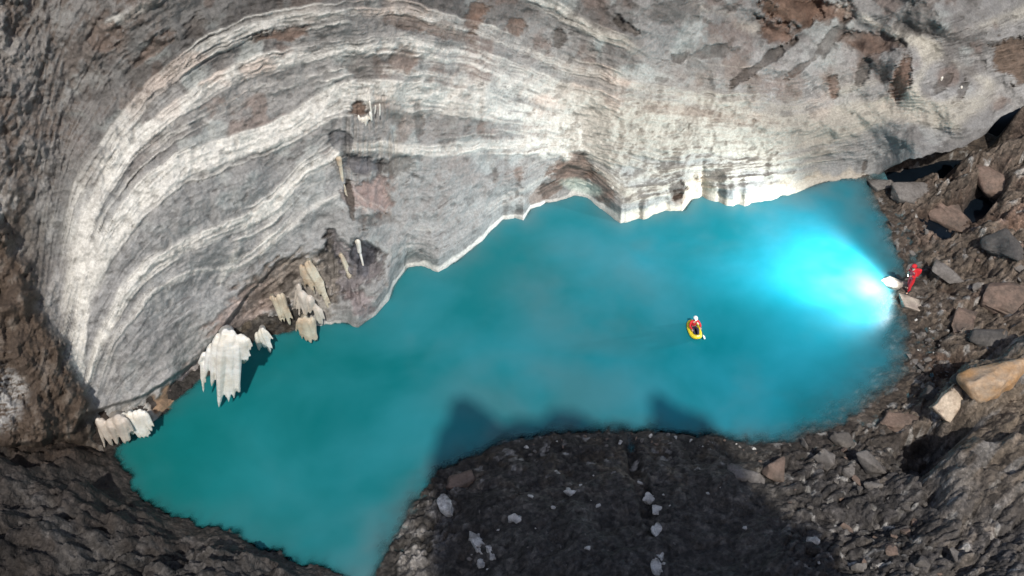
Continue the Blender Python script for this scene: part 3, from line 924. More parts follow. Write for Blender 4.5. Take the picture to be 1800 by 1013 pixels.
def build_shadow_crag():
    """unseen rock behind the viewer, outline shaped to cast the shadow on beach and shallows"""
    sh = [(790, 1040), (795, 870), (775, 840), (757, 812), (772, 770), (790, 716), (800, 699), (836, 700), (866, 726), (885, 741),
          (930, 740), (955, 735), (964, 721), (1024, 722), (1030, 757), (1080, 750), (1140, 758), (1147, 693), (1155, 688), (1190, 711),
          (1248, 738), (1265, 772), (1290, 800), (1275, 850), (1300, 860), (1350, 856), (1362, 905), (1440, 925), (1475, 990), (1490, 1060)]
    yp = -3.0
    pts = []
    for (x, y) in sh:
        p = np.array(at(x, y, 0.0))
        k = (yp - p[1]) / SUNV[1]
        q = p + SUNV * k
        pts.append((q[0], q[2]))
    x0 = pts[0][0]
    x1 = pts[-1][0]
    pts = [(x0 - 0.3, -2.0)] + pts + [(x1 + 0.3, -2.0)]
    out = []
    for a, b in zip(pts[:-1], pts[1:]):
        n = max(1, int(math.hypot(b[0] - a[0], b[1] - a[1]) / 0.5))
        for i in range(n):
            t = i / n
            out.append((a[0] + (b[0] - a[0]) * t + random.uniform(-.16, .16), a[1] + (b[1] - a[1]) * t + random.uniform(-.1, .1)))
    out.append(pts[-1])
    bm = bmesh.new()
    fr = [bm.verts.new((x, yp + 0.12 * math.sin(x * 3 + z), z)) for x, z in out]
    bk = [bm.verts.new((x * 0.99 + 0.02 + (x - 5) * 0.0, yp - 3.5 + 0.3 * math.sin(z * 2.1), z - 1.2)) for x, z in out]
    f1 = bm.faces.new(fr)
    f2 = bm.faces.new(list(reversed(bk)))
    n = len(fr)
    for i in range(n):
        j = (i + 1) % n
        bm.faces.new((fr[i], bk[i], bk[j], fr[j]))
    bmesh.ops.triangulate(bm, faces=bm.faces[:])
    bmesh.ops.recalc_face_normals(bm, faces=bm.faces[:])
    me = bpy.data.meshes.new('shadow_crag')
    bm.to_mesh(me)
    bm.free()
    me.materials.append(rock_mat('shadow_crag_rock', base=(0.14, 0.125, 0.11)))
    o = bpy.data.objects.new('shadow_crag', me)
    col.objects.link(o)
    tag(o, kind='structure')


build_shadow_crag()

w = bpy.data.worlds.new('World')
scene.world = w
w.use_nodes = True
nt = w.node_tree
sky = nt.nodes.new('ShaderNodeTexSky')
sky.sky_type = 'NISHITA'
sky.sun_disc = False
sky.sun_elevation = SUN_EL
sky.sun_rotation = math.pi - SUN_AZ
sky.air_density = 1.0
sky.dust_density = 2.0
bg = nt.nodes['Background']
bg.inputs['Strength'].default_value = 0.105
nt.links.new(sky.outputs[0], bg.inputs['Color'])

sd = bpy.data.lights.new('sun', 'SUN')
sd.energy = 3.4
sd.angle = math.radians(1.0)
sd.color = (1.0, 0.95, 0.88)
so = bpy.data.objects.new('sun', sd)
col.objects.link(so)
so.rotation_euler = Vector(SUNV).to_track_quat('Z', 'Y').to_euler()
so.location = (5, -20, 60)

scene.view_settings.view_transform = 'Standard'
scene.view_settings.look = 'None'
scene.view_settings.exposure = 0.24
scene.view_settings.gamma = 1.0

#__MORE__
# ================================================================== things
def link_mesh(name, bm, mat, parent=None, smooth=True, loc=None):
    me = bpy.data.meshes.new(name)
    bm.to_mesh(me)
    bm.free()
    for p in me.polygons:
        p.use_smooth = smooth
    if mat:
        me.materials.append(mat)
    o = bpy.data.objects.new(name, me)
    col.objects.link(o)
    if parent:
        o.parent = parent
    if loc is not None:
        o.location = loc
    return o


def empty(name, loc, rot=(0, 0, 0)):
    o = bpy.data.objects.new(name, None)
    o.empty_display_size = 0.2
    col.objects.link(o)
    o.location = loc
    o.rotation_euler = rot
    return o


def rock_bm(seed, sx, sy, sz, npts=16, rough=0.05, sub=2, flatk=0.0):
    r = random.Random(seed)
    bm = bmesh.new()
    for i in range(npts):
        while True:
            v = Vector((r.uniform(-1, 1), r.uniform(-1, 1), r.uniform(-1, 1)))
            if 0.3 < v.length < 1.25 and max(abs(v.x), abs(v.y)) > 0.35:
                break
        v = Vector((v.x * sx / 2, v.y * sy / 2, max(-1, min(1, v.z * (1 + flatk))) * sz / 2))
        bm.verts.new(v)
    ret = bmesh.ops.convex_hull(bm, input=bm.verts[:])
    bmesh.ops.delete(bm, geom=[v for v in bm.verts if not v.link_faces], context='VERTS')
    lo_v = [min(v.co[i] for v in bm.verts) for i in range(3)]
    hi_v = [max(v.co[i] for v in bm.verts) for i in range(3)]
    for v in bm.verts:
        v.co = Vector([((v.co[i] - lo_v[i]) / (hi_v[i] - lo_v[i]) - 0.5) * (sx, sy, sz)[i] for i in range(3)])
    bmesh.ops.bevel(bm, geom=bm.edges[:], offset=min(sx, sy, sz) * 0.05, segments=1, affect='EDGES', clamp_overlap=True)
    bmesh.ops.triangulate(bm, faces=bm.faces[:])
    for _ in range(sub):
        bmesh.ops.subdivide_edges(bm, edges=[e for e in bm.edges if e.calc_length() > max(sx, sy) * 0.05], cuts=1, use_grid_fill=True)
        bmesh.ops.triangulate(bm, faces=bm.faces[:])
    co = np.array([v.co for v in bm.verts])
    m = max(sx, sy, sz)
    k = 2.2 / m
    n = fbm(co[:, 0] * k * 1.6 + seed, co[:, 1] * k * 1.6, co[:, 2] * k * 2.6, octv=4, seed=seed % 97)
    bm.normal_update()
    for v, d in zip(bm.verts, n):
        v.co += v.normal * float(d) * rough * m
    return bm


R_dark = rock_mat('dark_stone', base=(0.075, 0.068, 0.063), second=(0.115, 0.104, 0.094), bump=0.6, bdist=0.05, grain=7)
R_grey = rock_mat('grey_stone', base=(0.165, 0.152, 0.14), second=(0.10, 0.09, 0.082), bump=0.6, bdist=0.05, grain=7)
R_brown = rock_mat('brown_stone', base=(0.18, 0.128, 0.102), second=(0.10, 0.078, 0.064), bump=0.6, bdist=0.06, grain=6)
R_white = rock_mat('white_stone', base=(0.60, 0.58, 0.54), second=(0.22, 0.21, 0.195), bump=0.5, bdist=0.04, grain=8, sscale=3)
R_cream = rock_mat('cream_stone', base=(0.50, 0.42, 0.33), second=(0.25, 0.19, 0.14), bump=0.6, bdist=0.05, grain=6)
R_pale = rock_mat('pale_stone', base=(0.40, 0.35, 0.29), second=(0.24, 0.20, 0.17), bump=0.6, bdist=0.05, grain=6)
R_black = rock_mat('black_stone', base=(0.055, 0.053, 0.052), second=(0.095, 0.088, 0.082), bump=0.6, bdist=0.05, grain=7)
R_orange = rock_mat('flowstone', base=(0.36, 0.28, 0.205), second=(0.34, 0.20, 0.095), bump=0.7, bdist=0.07, grain=4, sscale=0.9)


def rock(name, label, cat, px, py, wpx, dpx, hm, mat, seed, rotz=0.0, tilt=(0, 0), sink=0.3, npts=16, rough=0.05, zmin=-9, group=None, flatk=0.0):
    """a boulder at a pixel: width across the picture, depth away from the viewer (photo pixels), height in metres"""
    p = at(px, py, zmin)
    k = mpp(p)
    sx, sy = wpx * k, dpx * k * 1.25
    o = link_mesh(name, rock_bm(seed, sx, sy, hm, npts, rough, flatk=flatk), mat)
    o.location = p + Vector((0, 0, hm * (0.5 - sink)))
    o.rotation_euler = (math.radians(tilt[0]), math.radians(tilt[1]), math.radians(rotz))
    return tag(o, label, cat, group)


rock('boulder', 'pale cream angular boulder at the water, just left of the standing person', 'boulder', 1572, 503, 28, 38, 0.5, R_pale, 3, 35, (8, -14), 0.25, 12, .025, zmin=0.04)
rock('slab', 'pale grey tilted stone slab at the water below the feet of the standing person', 'slab', 1601, 536, 46, 26, 0.5, R_pale, 11, -20, (10, -8), 0.25, 12, .03, zmin=0.04)
rock('slab', 'long grey ribbed slab lying to the right of the standing person', 'slab', 1665, 485, 62, 26, 0.45, R_grey, 12, -38, (0, 10), 0.3, 14, .03)
rock('slab', 'wide pale grey slab on the right bank below the dark hollow', 'slab', 1606, 345, 82, 36, 0.7, R_grey, 13, 12, (8, 4), 0.35, 20, .03, flatk=.6)
rock('slab', 'squared grey slab wedged at the upper right corner of the lake', 'slab', 1550, 324, 48, 30, 0.6, R_grey, 14, 24, (12, -10), 0.25, 10, .015, zmin=0.05, flatk=.8)
rock('boulder', 'reddish brown broad boulder at the right edge of the picture under the dark hollow', 'boulder', 1752, 330, 100, 40, 1.3, R_brown, 15, -15, (5, 5), 0.4, 20, .06)
rock('boulder', 'reddish brown boulder sloping down towards the small dark pool on the right bank', 'boulder', 1668, 385, 90, 42, 1.0, R_brown, 16, -30, (4, 8), 0.45, 18, .06)
rock('boulder', 'round black boulder at the right edge, right of the long ribbed slab', 'boulder', 1768, 445, 66, 66, 1.6, R_black, 17, 10, (0, 0), 0.4, 20, .05)
rock('boulder', 'brown ochre boulder at the right edge beneath the round black boulder', 'boulder', 1770, 535, 84, 60, 1.3, R_brown, 18, -40, (8, 0), 0.4, 18, .07)
rock('slab', 'pale brown cracked upright slab on the right bank below the long ribbed slab', 'slab', 1690, 572, 34, 44, 0.9, R_brown, 19, -28, (-12, 10), 0.35, 12, .03)
rock('boulder', 'black shadowed boulder beside the long tan flowstone', 'boulder', 1735, 595, 80, 40, 1.0, R_black, 20, -12, (0, 0), 0.45, 16, .05)
rock('flowstone', 'long tan and orange flowstone boulder, largest sunlit stone of the right bank', 'boulder', 1748, 668, 122, 52, 1.5, R_orange, 21, 18, (10, -10), 0.4, 22, .05)
rock('slab', 'bright cream splintered slab standing below the flowstone boulder', 'slab', 1674, 712, 84, 36, 0.8, R_cream, 22, 38, (14, -12), 0.3, 12, .06)
rock('boulder', 'small black block between the flowstone boulder and the cream splintered slab', 'boulder', 1690, 672, 40, 24, 0.7, R_black, 23, 0, (0, 0), 0.35, 12, .03)
rock('boulder', 'black block against the left end of the cream splintered slab', 'boulder', 1638, 695, 34, 26, 0.6, R_black, 24, 20, (0, 0), 0.35, 12, .03)
rock('boulder', 'large grey six-sided boulder among the slabs of the lower right bank', 'boulder', 1530, 817, 62, 30, 0.9, R_grey, 25, -8, (6, 0), 0.35, 13, .02)
rock('boulder', 'squat grey boulder left of the large six-sided boulder, near the lower shore', 'boulder', 1450, 812, 30, 26, 0.7, R_grey, 26, 20, (0, 6), 0.3, 13, .03)
rock('boulder', 'small pale grey cube-like block just below the six-sided boulder', 'boulder', 1494, 837, 26, 20, 0.6, R_grey, 27, 30, (0, 0), 0.25, 10, .015, flatk=.8)
rock('slab', 'split grey slab with a dark crack at the edge of the shaded beach', 'slab', 1310, 838, 74, 26, 0.45, R_grey, 28, -12, (4, 6), 0.3, 15, .05)
rock('slab', 'pale brown slab leaning against the split grey slab', 'slab', 1368, 828, 44, 44, 0.6, R_brown, 29, -40, (0, 10), 0.3, 14, .04)
rock('slab', 'narrow light grey pointed slab below the six-sided boulder', 'slab', 1535, 855, 34, 18, 0.45, R_grey, 30, -30, (0, 10), 0.3, 11, .02)
rock('slab', 'small upright grey stone at the lower waterline beside the brown bank', 'stone', 1414, 784, 12, 16, 0.45, R_grey, 31, 25, (0, 0), 0.2, 10, .02)
rock('slab', 'dark tilted slab at the foot of the brown gravel bank', 'slab', 1480, 778, 46, 22, 0.6, R_dark, 32, -30, (0, 10), 0.3, 12, .03)
rock('boulder', 'brown low boulder in the gravel left of the cream splintered slab', 'boulder', 1580, 740, 80, 36, 0.55, R_brown, 33, 15, (0, 0), 0.45, 18, .06)
rock('boulder', 'broad brown grey rounded boulder at the left end of the shaded beach', 'boulder', 812, 846, 60, 34, 0.55, R_brown, 34, 15, (0, 0), 0.45, 18, .05)
rock('boulder', 'pale grey pitted boulder on the lit strip of beach by the lake', 'boulder', 783, 893, 30, 36, 0.6, R_white, 35, 10, (0, 0), 0.4, 18, .07)
# white stones of the shaded beach
for (px, py, w_, d_, lab, sd_) in (
        (1143, 880, 26, 16, 'white broken stone in the furrow down the shaded beach, upper of the pair', 41),
        (1156, 898, 20, 18, 'white three-cornered stone in the furrow down the shaded beach, lower of the pair', 42),
        (1125, 850, 7, 10, 'small bright white pebble above the white stones of the furrow', 43),
        (1156, 935, 22, 26, 'ragged white stone in the furrow midway to the bottom edge', 44),
        (1153, 1000, 22, 26, 'largest white crumbling stone of the furrow, at the bottom edge', 45),
        (840, 958, 22, 46, 'white upright crumbling stone on the shaded beach at lower left', 46),
        (864, 975, 10, 22, 'thin white splinter of stone right of the upright crumbling stone', 47),
        (846, 990, 16, 18, 'white stone below the upright crumbling stone', 48),
        (1001, 866, 20, 12, 'oval grey white stone alone in the middle of the shaded beach', 49),
        (932, 873, 11, 7, 'small square white stone left of the oval stone', 50),
        (972, 895, 13, 8, 'slanting white stone below and right of the small square stone', 51),
        (906, 914, 26, 12, 'cluster-like pale stone on the left part of the shaded beach', 52),
        (1032, 964, 13, 8, 'narrow pale stone low on the shaded beach', 53),
        (1050, 890, 12, 8, 'dim grey stone right of the slanting white stone', 54),
        (1428, 953, 26, 14, 'pale elongated stone where the shade meets the slabs', 55),
        (1310, 930, 12, 6, 'thin pale stone on the right part of the shaded beach', 56),
        (1244, 868, 6, 6, 'tiny pale pebble on the shaded beach left of the split slab', 57),
        (1440, 990, 8, 8, 'small white pebble at the bottom edge left of the slabs', 58)):
    rock('white_stone', lab, 'stone', px, py, w_, d_, max(0.12, w_ * 0.012), R_white, sd_, random.uniform(-40, 40), (random.uniform(-10, 10), random.uniform(-10, 10)), 0.3, 14, .11)

# ---- loose stones of the banks: every one an object, a few shared meshes
protos = []
for i in range(9):
    bm = rock_bm(200 + i, 1.0, random.uniform(0.55, 0.85), random.uniform(0.3, 0.55), 13, .03, sub=1, flatk=.3)
    me = bpy.data.meshes.new('stone')
    bm.to_mesh(me)
    bm.free()
    protos.append(me)
mats = {'grey': R_grey, 'brown': R_brown, 'dark': R_dark, 'white': R_white}
pm = {}
for k, mt in mats.items():
    for i, me in enumerate(protos):
        c_ = me.copy()
        c_.materials.append(mt)
        pm[k, i] = c_


def scatter(n, polypx, size, kinds, label, group, seed):
    r = random.Random(seed)
    xs = [p[0] for p in polypx]
    ys_ = [p[1] for p in polypx]
    done = 0
    first = None
    while done < n:
        x, y = r.uniform(min(xs), max(xs)), r.uniform(min(ys_), max(ys_))
        ins = False
        for i in range(len(polypx)):
            (ax, ay), (bx, by) = polypx[i], polypx[(i + 1) % len(polypx)]
            if (ay > y) != (by > y) and x < (bx - ax) * (y - ay) / (by - ay) + ax:
                ins = not ins
        if not ins:
            continue
        p = at(x, y)
        if p.z < -0.15:
            continue
        s = size[0] + (size[1] - size[0]) * r.random() ** 2.2
        k = r.choice(kinds)
        me = pm[k, r.randrange(9)]
        if first is None:
            o = bpy.data.objects.new('stone', me)
            first = o
        else:
            o = first.copy()
            o.data = me
        col.objects.link(o)
        o.location = p + Vector((0, 0, s * 0.08))
        o.scale = (s, s * r.uniform(.7, 1.2), s * r.uniform(.7, 1.3))
        o.rotation_euler = (r.uniform(-.5, .5), r.uniform(-.5, .5), r.uniform(0, 6.28))
        tag(o, label, 'stone', group)
        done += 1


scatter(75, [(1545, 350), (1700, 330), (1800, 420), (1800, 560), (1680, 560), (1610, 560), (1590, 470)], (0.12, 0.55), ['grey', 'brown', 'brown', 'dark', 'grey'],
        'loose grey or brown stone on the right bank beside and above the standing person', 'loose stones of the upper right bank', 1)
scatter(60, [(1605, 560), (1660, 560), (1680, 690), (1600, 690), (1590, 640)], (0.12, 0.5), ['white', 'grey', 'dark', 'grey'],
        'pale or grey stone chip at the waterline of the right bank', 'stone chips along the right waterline', 2)
scatter(70, [(1290, 790), (1430, 775), (1600, 730), (1630, 900), (1700, 1013), (1480, 1013), (1380, 900)], (0.14, 0.6), ['dark', 'dark', 'grey', 'grey', 'brown'],
        'grey or dark slab-like stone of the rubble in the lower right', 'rubble stones of the lower right bank', 3)
scatter(60, [(860, 792), (960, 766), (1150, 762), (1330, 780), (1330, 800), (1150, 790), (960, 800), (860, 830)], (0.08, 0.26), ['white', 'grey', 'brown', 'grey'],
        'small pale stone on the top edge of the shaded beach', 'small stones along the lower waterline', 4)
scatter(30, [(850, 830), (1280, 830), (1400, 1000), (830, 1000)], (0.06, 0.16), ['white', 'grey', 'grey'],
        'tiny pale pebble scattered over the dark shaded beach', 'pebbles on the dark beach', 5)

scatter(9, [(1135, 975), (1170, 970), (1168, 1013), (1130, 1013)], (0.1, 0.4), ['white'],
        'white crumbling stone in the pile of the furrow at the bottom edge', 'white stones at the foot of the furrow', 6)
scatter(9, [(825, 935), (860, 930), (870, 1005), (825, 1010)], (0.1, 0.4), ['white', 'white', 'grey'],
        'white broken stone in the pile low at the left of the shaded beach', 'white stones low on the beach', 7)

# ---- dripstone: hanging lobes joined into one lump
M_drip = rock_mat('white_dripstone', base=(0.80, 0.79, 0.75), second=(0.62, 0.58, 0.50), grain=5, lo=0.85, hi=1.12, bump=0.35, bdist=0.05, rough=0.5, sscale=1.1)
M_drip2 = rock_mat('tan_dripstone', base=(0.62, 0.58, 0.47), second=(0.40, 0.31, 0.22), grain=5, lo=0.75, hi=1.2, bump=0.5, bdist=0.06, rough=0.6, sscale=1.2)
M_drip3 = rock_mat('fawn_dripstone', base=(0.58, 0.53, 0.47), second=(0.46, 0.40, 0.34), grain=5, lo=0.85, hi=1.15, bump=0.35, bdist=0.05, rough=0.5, sscale=1.0)


def dripstone(label, lobes, mat, off=-0.35, voxel=0.035, depth_px=None, name='stalactite'):
    """lobes: x0, y0, r0, x1, y1, r1 in photo pixels; they hang along world z from the wall"""
    bm = bmesh.new()
    x, y = depth_px or (lobes[0][0], lobes[0][1])
    # far enough out from the wall for every tip to stay clear of the water
    wl_ = wall_at(x, y, off)
    yv = wl_[1]
    for (x0, y0, r0, x1, y1, r1) in lobes:
        yv = min(yv, float(flat(np.array(float(x1)), np.array(float(y1)), 0.12)[1]) - 0.12)
    kk = mpp(wl_)

    def pt(px, py):
        d = rays(px, py)
        return CAM + d * (yv / d[1])
    k = mpp(pt(x, y))
    rr0 = random.Random(len(lobes) * 31 + int(x))
    out_l = []
    for (x0, y0, r0, x1, y1, r1) in lobes:
        if r0 < 7:
            out_l.append((x0, y0, r0, x1, y1, r1))
            continue
        out_l.append((x0, y0, r0 * 0.72, x1, y1, min(r1, 2.6)))
        L = math.hypot(x1 - x0, y1 - y0)
        ux_, uy_ = (x1 - x0) / L, (y1 - y0) / L
        for i_ in range(4):
            o_ = rr0.uniform(-1, 1)
            cut = rr0.uniform(0.0, 0.6) ** 1.2
            out_l.append((x0 - uy_ * o_ * r0 * .5 + ux_ * L * .12, y0 + ux_ * o_ * r0 * .5 + uy_ * L * .12, r0 * rr0.uniform(.25, .45),
                          x1 - ux_ * L * cut - uy_ * o_ * (r0 * .55 + r1), y1 - uy_ * L * cut + ux_ * o_ * (r0 * .55 + r1), 1.3))
    lobes = out_l
    for li, (x0, y0, r0, x1, y1, r1) in enumerate(lobes):
        a, b = pt(x0, y0), pt(x1, y1)
        # tip hangs: pull it towards straight down below its root, away from the viewer's tilt
        n = 9
        seg = 10
        ax = Vector(b - a)
        lobe_r0 = r0
        L = ax.length
        q = ax.to_track_quat('Z', 'Y')
        rr = random.Random(li * 7 + int(x0))
        ph = rr.uniform(0, 6.28)
        prev = None
        for i in range(n + 1):
            t = i / n
            tt_ = 1 - (1 - t) ** 0.85
            r = (r0 * (1 - tt_) + r1 * tt_) * k * (0.72 + 0.28 * min(1, t * 4))
            if i == 0:
                r *= 0.55
            if i == n:
                r *= 0.35
            c = Vector(a) + ax * t + q @ Vector((math.sin(t * 4 + ph) * r0 * k * 0.10, math.cos(t * 3 + ph) * r0 * k * 0.10, 0))
            ring = []
            for s in range(seg):
                an = 2 * math.pi * s / seg
                f = 1 + 0.10 * math.sin(an * 3 + ph + t * 2)
                ring.append(bm.verts.new(c + q @ Vector((math.cos(an) * r * f, math.sin(an) * r * f * 0.85, 0))))
            if prev:
                for s in range(seg):
                    bm.faces.new((prev[s], prev[(s + 1) % seg], ring[(s + 1) % seg], ring[s]))
            else:
                bm.faces.new(list(reversed(ring)))
            prev = ring
        bm.faces.new(prev)
    # the root that ties the lump into the rock behind it
    x0, y0, r0 = lobes[0][:3]
    pa = Vector(pt(x0, y0 + r0 * 0.7))
    pb = wall_at(x0, y0 - 2, 0.6)
    if (pb - pa).length > 0.1:
        q = (pb - pa).to_track_quat('Z', 'Y')
        rings = []
        for t in (0, .3, .6, 1):
            c = pa.lerp(pb, t)
            rings.append([bm.verts.new(c + q @ Vector((math.cos(an * .6283) * r0 * k * .8, math.sin(an * .6283) * r0 * k * .8, 0))) for an in range(10)])
        for A, B in zip(rings[:-1], rings[1:]):
            for s in range(10):
                bm.faces.new((A[s], A[(s + 1) % 10], B[(s + 1) % 10], B[s]))
        bm.faces.new(list(reversed(rings[0])))
        bm.faces.new(rings[-1])
    bmesh.ops.recalc_face_normals(bm, faces=bm.faces[:])
    org = Vector(pt(lobes[0][0], lobes[0][1]))
    for v in bm.verts:
        v.co -= org
    o = link_mesh(name, bm, mat)
    o.location = org
    md = o.modifiers.new('remesh', 'REMESH')
    md.mode = 'VOXEL'
    md.voxel_size = voxel
    md.use_smooth_shade = True
    sm = o.modifiers.new('smooth', 'SMOOTH')
    sm.iterations = 4
    return tag(o, label, 'stalactite')


dripstone('largest and whitest stalactite cluster, with many pointed tips over the left of the lake',
          [(398, 584, 27, 383, 717, 5), (402, 590, 26, 404, 706, 4), (412, 592, 22, 421, 690, 4), (385, 590, 20, 371, 680, 6), (372, 606, 14, 358, 668, 4),
           (420, 590, 17, 437, 634, 6), (430, 592, 12, 434, 618, 5), (396, 600, 20, 391, 700, 4), (360, 620, 8, 348, 640, 4), (405, 600, 18, 412, 700, 3),
           (355, 632, 7, 358, 690, 2), (408, 586, 24, 400, 640, 20)], M_drip, -0.5, 0.035, (395, 590))
dripstone('brownish ragged stalactite tucked behind the right flank of the big white cluster',
          [(424, 605, 10, 417, 660, 4), (432, 608, 9, 428, 640, 3), (436, 605, 7, 434, 632, 2), (420, 620, 8, 416, 668, 2)], M_drip2, -0.2, 0.032, (420, 612))
dripstone('small smooth white double stalactite right of the big white cluster',
          [(461, 577, 11, 475, 621, 8), (458, 580, 12, 466, 612, 8), (452, 585, 10, 455, 617, 5)], M_drip, -0.3, 0.032)
dripstone('white fan of stalactites at the far left end of the lake',
          [(228, 726, 15, 247, 771, 5), (236, 724, 15, 255, 770, 4), (243, 722, 14, 262, 768, 4), (252, 724, 10, 268, 758, 5), (215, 728, 13, 236, 764, 5)], M_drip, -0.45, 0.032, (235, 728))
dripstone('fawn rounded dripstone left of the white stalactite fan, against the dark foreground rock',
          [(205, 732, 22, 222, 780, 9), (192, 738, 20, 208, 782, 8), (178, 738, 15, 198, 784, 8), (215, 738, 15, 228, 776, 5), (170, 736, 10, 184, 770, 9)], M_drip3, -0.4, 0.035, (200, 735))
dripstone('long cream stalactite with a slender spike, highest of its group above the lake',
          [(543, 458, 9, 580, 547, 4), (538, 462, 12, 566, 520, 8), (533, 470, 11, 552, 512, 9), (528, 466, 9, 540, 500, 8), (560, 490, 7, 577, 540, 3)], M_drip2, -0.35, 0.032, (545, 480))
dripstone('rounded white dripstone bulge below the long cream stalactite',
          [(525, 500, 9, 536, 556, 15), (532, 512, 14, 538, 556, 12), (545, 520, 12, 545, 552, 10), (553, 535, 9, 562, 570, 5), (560, 540, 8, 566, 572, 4)], M_drip3, -0.55, 0.032, (535, 530))
dripstone('yellowish brush-shaped stalactite hanging to the water under the white bulge',
          [(535, 558, 13, 548, 603, 4), (530, 560, 11, 540, 600, 3), (542, 560, 12, 554, 600, 4), (526, 560, 9, 530, 590, 4), (548, 558, 9, 555, 588, 4)], M_drip2, -0.5, 0.032, (538, 556))
dripstone('tan stubby dripstone left of the white bulge, next to a dark hole',
          [(478, 520, 8, 496, 566, 7), (488, 518, 9, 500, 560, 7), (495, 516, 6, 505, 550, 5), (500, 535, 9, 510, 572, 5)], M_drip2, -0.35, 0.032, (490, 535))
dripstone('narrow tan rib of dripstone standing out between two dark blue panels',
          [(599, 446, 5, 616, 490, 6), (614, 488, 6, 634, 522, 4)], M_drip2, -0.25, 0.035)
dripstone('short white drip above the right dark blue panel, with a thin tail',
          [(628, 421, 6, 633, 446, 4), (632, 440, 3, 640, 476, 2)], M_drip, -0.2, 0.03)
dripstone('white claw-shaped stalactite under the brown stain high on the striped wall',
          [(645, 204, 6, 639, 230, 2), (638, 206, 5, 636, 228, 2), (630, 202, 3, 634, 220, 2), (651, 196, 4, 653, 214, 2)], M_drip, -0.2, 0.03)
dripstone('pair of thin white drips beside the claw-shaped stalactite',
          [(650, 178, 2.6, 653, 200, 1.6), (667, 182, 2.6, 668, 205, 1.6), (660, 184, 2, 659, 202, 1.2)], M_drip, -0.15, 0.025)
dripstone('bulbous drip with a long thin tail, left of the reddish patch on the wall',
          [(595, 276, 6, 599, 292, 5), (598, 288, 5, 604, 325, 2), (604, 322, 3, 611, 352, 2.5)], M_drip2, -0.2, 0.03)
dripstone('tiny white stalactite on the right of the pale wall, upper left of two',
          [(1656, 135, 3, 1650, 152, 1.5), (1650, 146, 2.5, 1645, 160, 1.2)], M_drip, -0.15, 0.03)
dripstone('tiny white stalactite on the right of the pale wall, lower right of two',
          [(1690, 152, 3, 1684, 168, 1.5)], M_drip, -0.15, 0.03)

for m_ in (M_drip, M_drip2, M_drip3):
    b_ = m_.node_tree.nodes['Principled BSDF']
    b_.inputs['Subsurface Weight'].default_value = 0.25
    b_.inputs['Subsurface Radius'].default_value = (0.12, 0.1, 0.08)

# ================================================================== people and the boat
M_red = plain_mat('red_fabric', (0.55, 0.022, 0.03), 0.75, 0.3)
M_skin = plain_mat('skin', (0.55, 0.34, 0.25), 0.6, 0.4)
M_blk = plain_mat('black_rubber', (0.025, 0.025, 0.028), 0.6, 0.4)
M_navy = plain_mat('navy_fabric', (0.03, 0.03, 0.06), 0.8, 0.2)
M_wht = plain_mat('white_plastic', (0.8, 0.82, 0.82), 0.4, 0.5)
M_yel = plain_mat('yellow_coated_fabric', (0.78, 0.62, 0.03), 0.5, 0.4)
M_lens = plain_mat('lit_lens', (0.9, 0.95, 1.0), 0.3, 0.4, emit=(0.9, 0.97, 1.0, 25.0))
M_hair = plain_mat('brown_hair', (0.06, 0.035, 0.02), 0.8, 0.2)


def skin_mesh(name, verts, edges, radii, mat, parent, root=0, sub=1):
    me = bpy.data.meshes.new(name)
    me.from_pydata([tuple(v) for v in verts], edges, [])
    o = bpy.data.objects.new(name, me)
    col.objects.link(o)
    md = o.modifiers.new('skin', 'SKIN')
    md.use_smooth_shade = True
    md.branch_smoothing = 0.6
    for i, r in enumerate(radii):
        rr = r if isinstance(r, tuple) else (r, r)
        me.skin_vertices[0].data[i].radius = rr
        me.skin_vertices[0].data[i].use_root = (i == root)
    ss = o.modifiers.new('sub', 'SUBSURF')
    ss.levels = ss.render_levels = sub
    me.materials.append(mat)
    o.parent = parent
    return o


def hand_bones(V, E, Rr, wrist_i, dirv, palmn, thumb_side, curl=0.5):
    """palm, four fingers and a thumb rooted at a wrist vertex"""
    d = Vector(dirv).normalized()
    n = Vector(palmn).normalized()
    s = d.cross(n).normalized() * thumb_side
    w = Vector(V[wrist_i])
    pc = len(V)
    V.append(w + d * 0.05)
    Rr.append((0.036, 0.017))
    E.append((wrist_i, pc))
    for k, (off, L) in enumerate(((0.030, 0.070), (0.010, 0.080), (-0.010, 0.075), (-0.030, 0.058))):
        base = w + d * 0.09 + s * off
        prev = pc
        p = base
        dd = d.copy()
        for j in range(4):
            i = len(V)
            V.append(p.copy())
            Rr.append(0.0095 - 0.0012 * j)
            E.append((prev, i))
            prev = i
            dd = (dd + n * curl * (0.5 + 0.3 * j)).normalized()
            p = p + dd * L / 3
    prev = pc
    p = w + d * 0.035 + s * 0.034
    dd = (d * 0.6 + s + n * 0.3).normalized()
    for j in range(3):
        i = len(V)
        V.append(p.copy())
        Rr.append(0.0115 - 0.0012 * j)
        E.append((prev, i))
        prev = i
        dd = (dd + d * 0.4 + n * curl * 0.5).normalized()
        p = p + dd * 0.03
    return pc


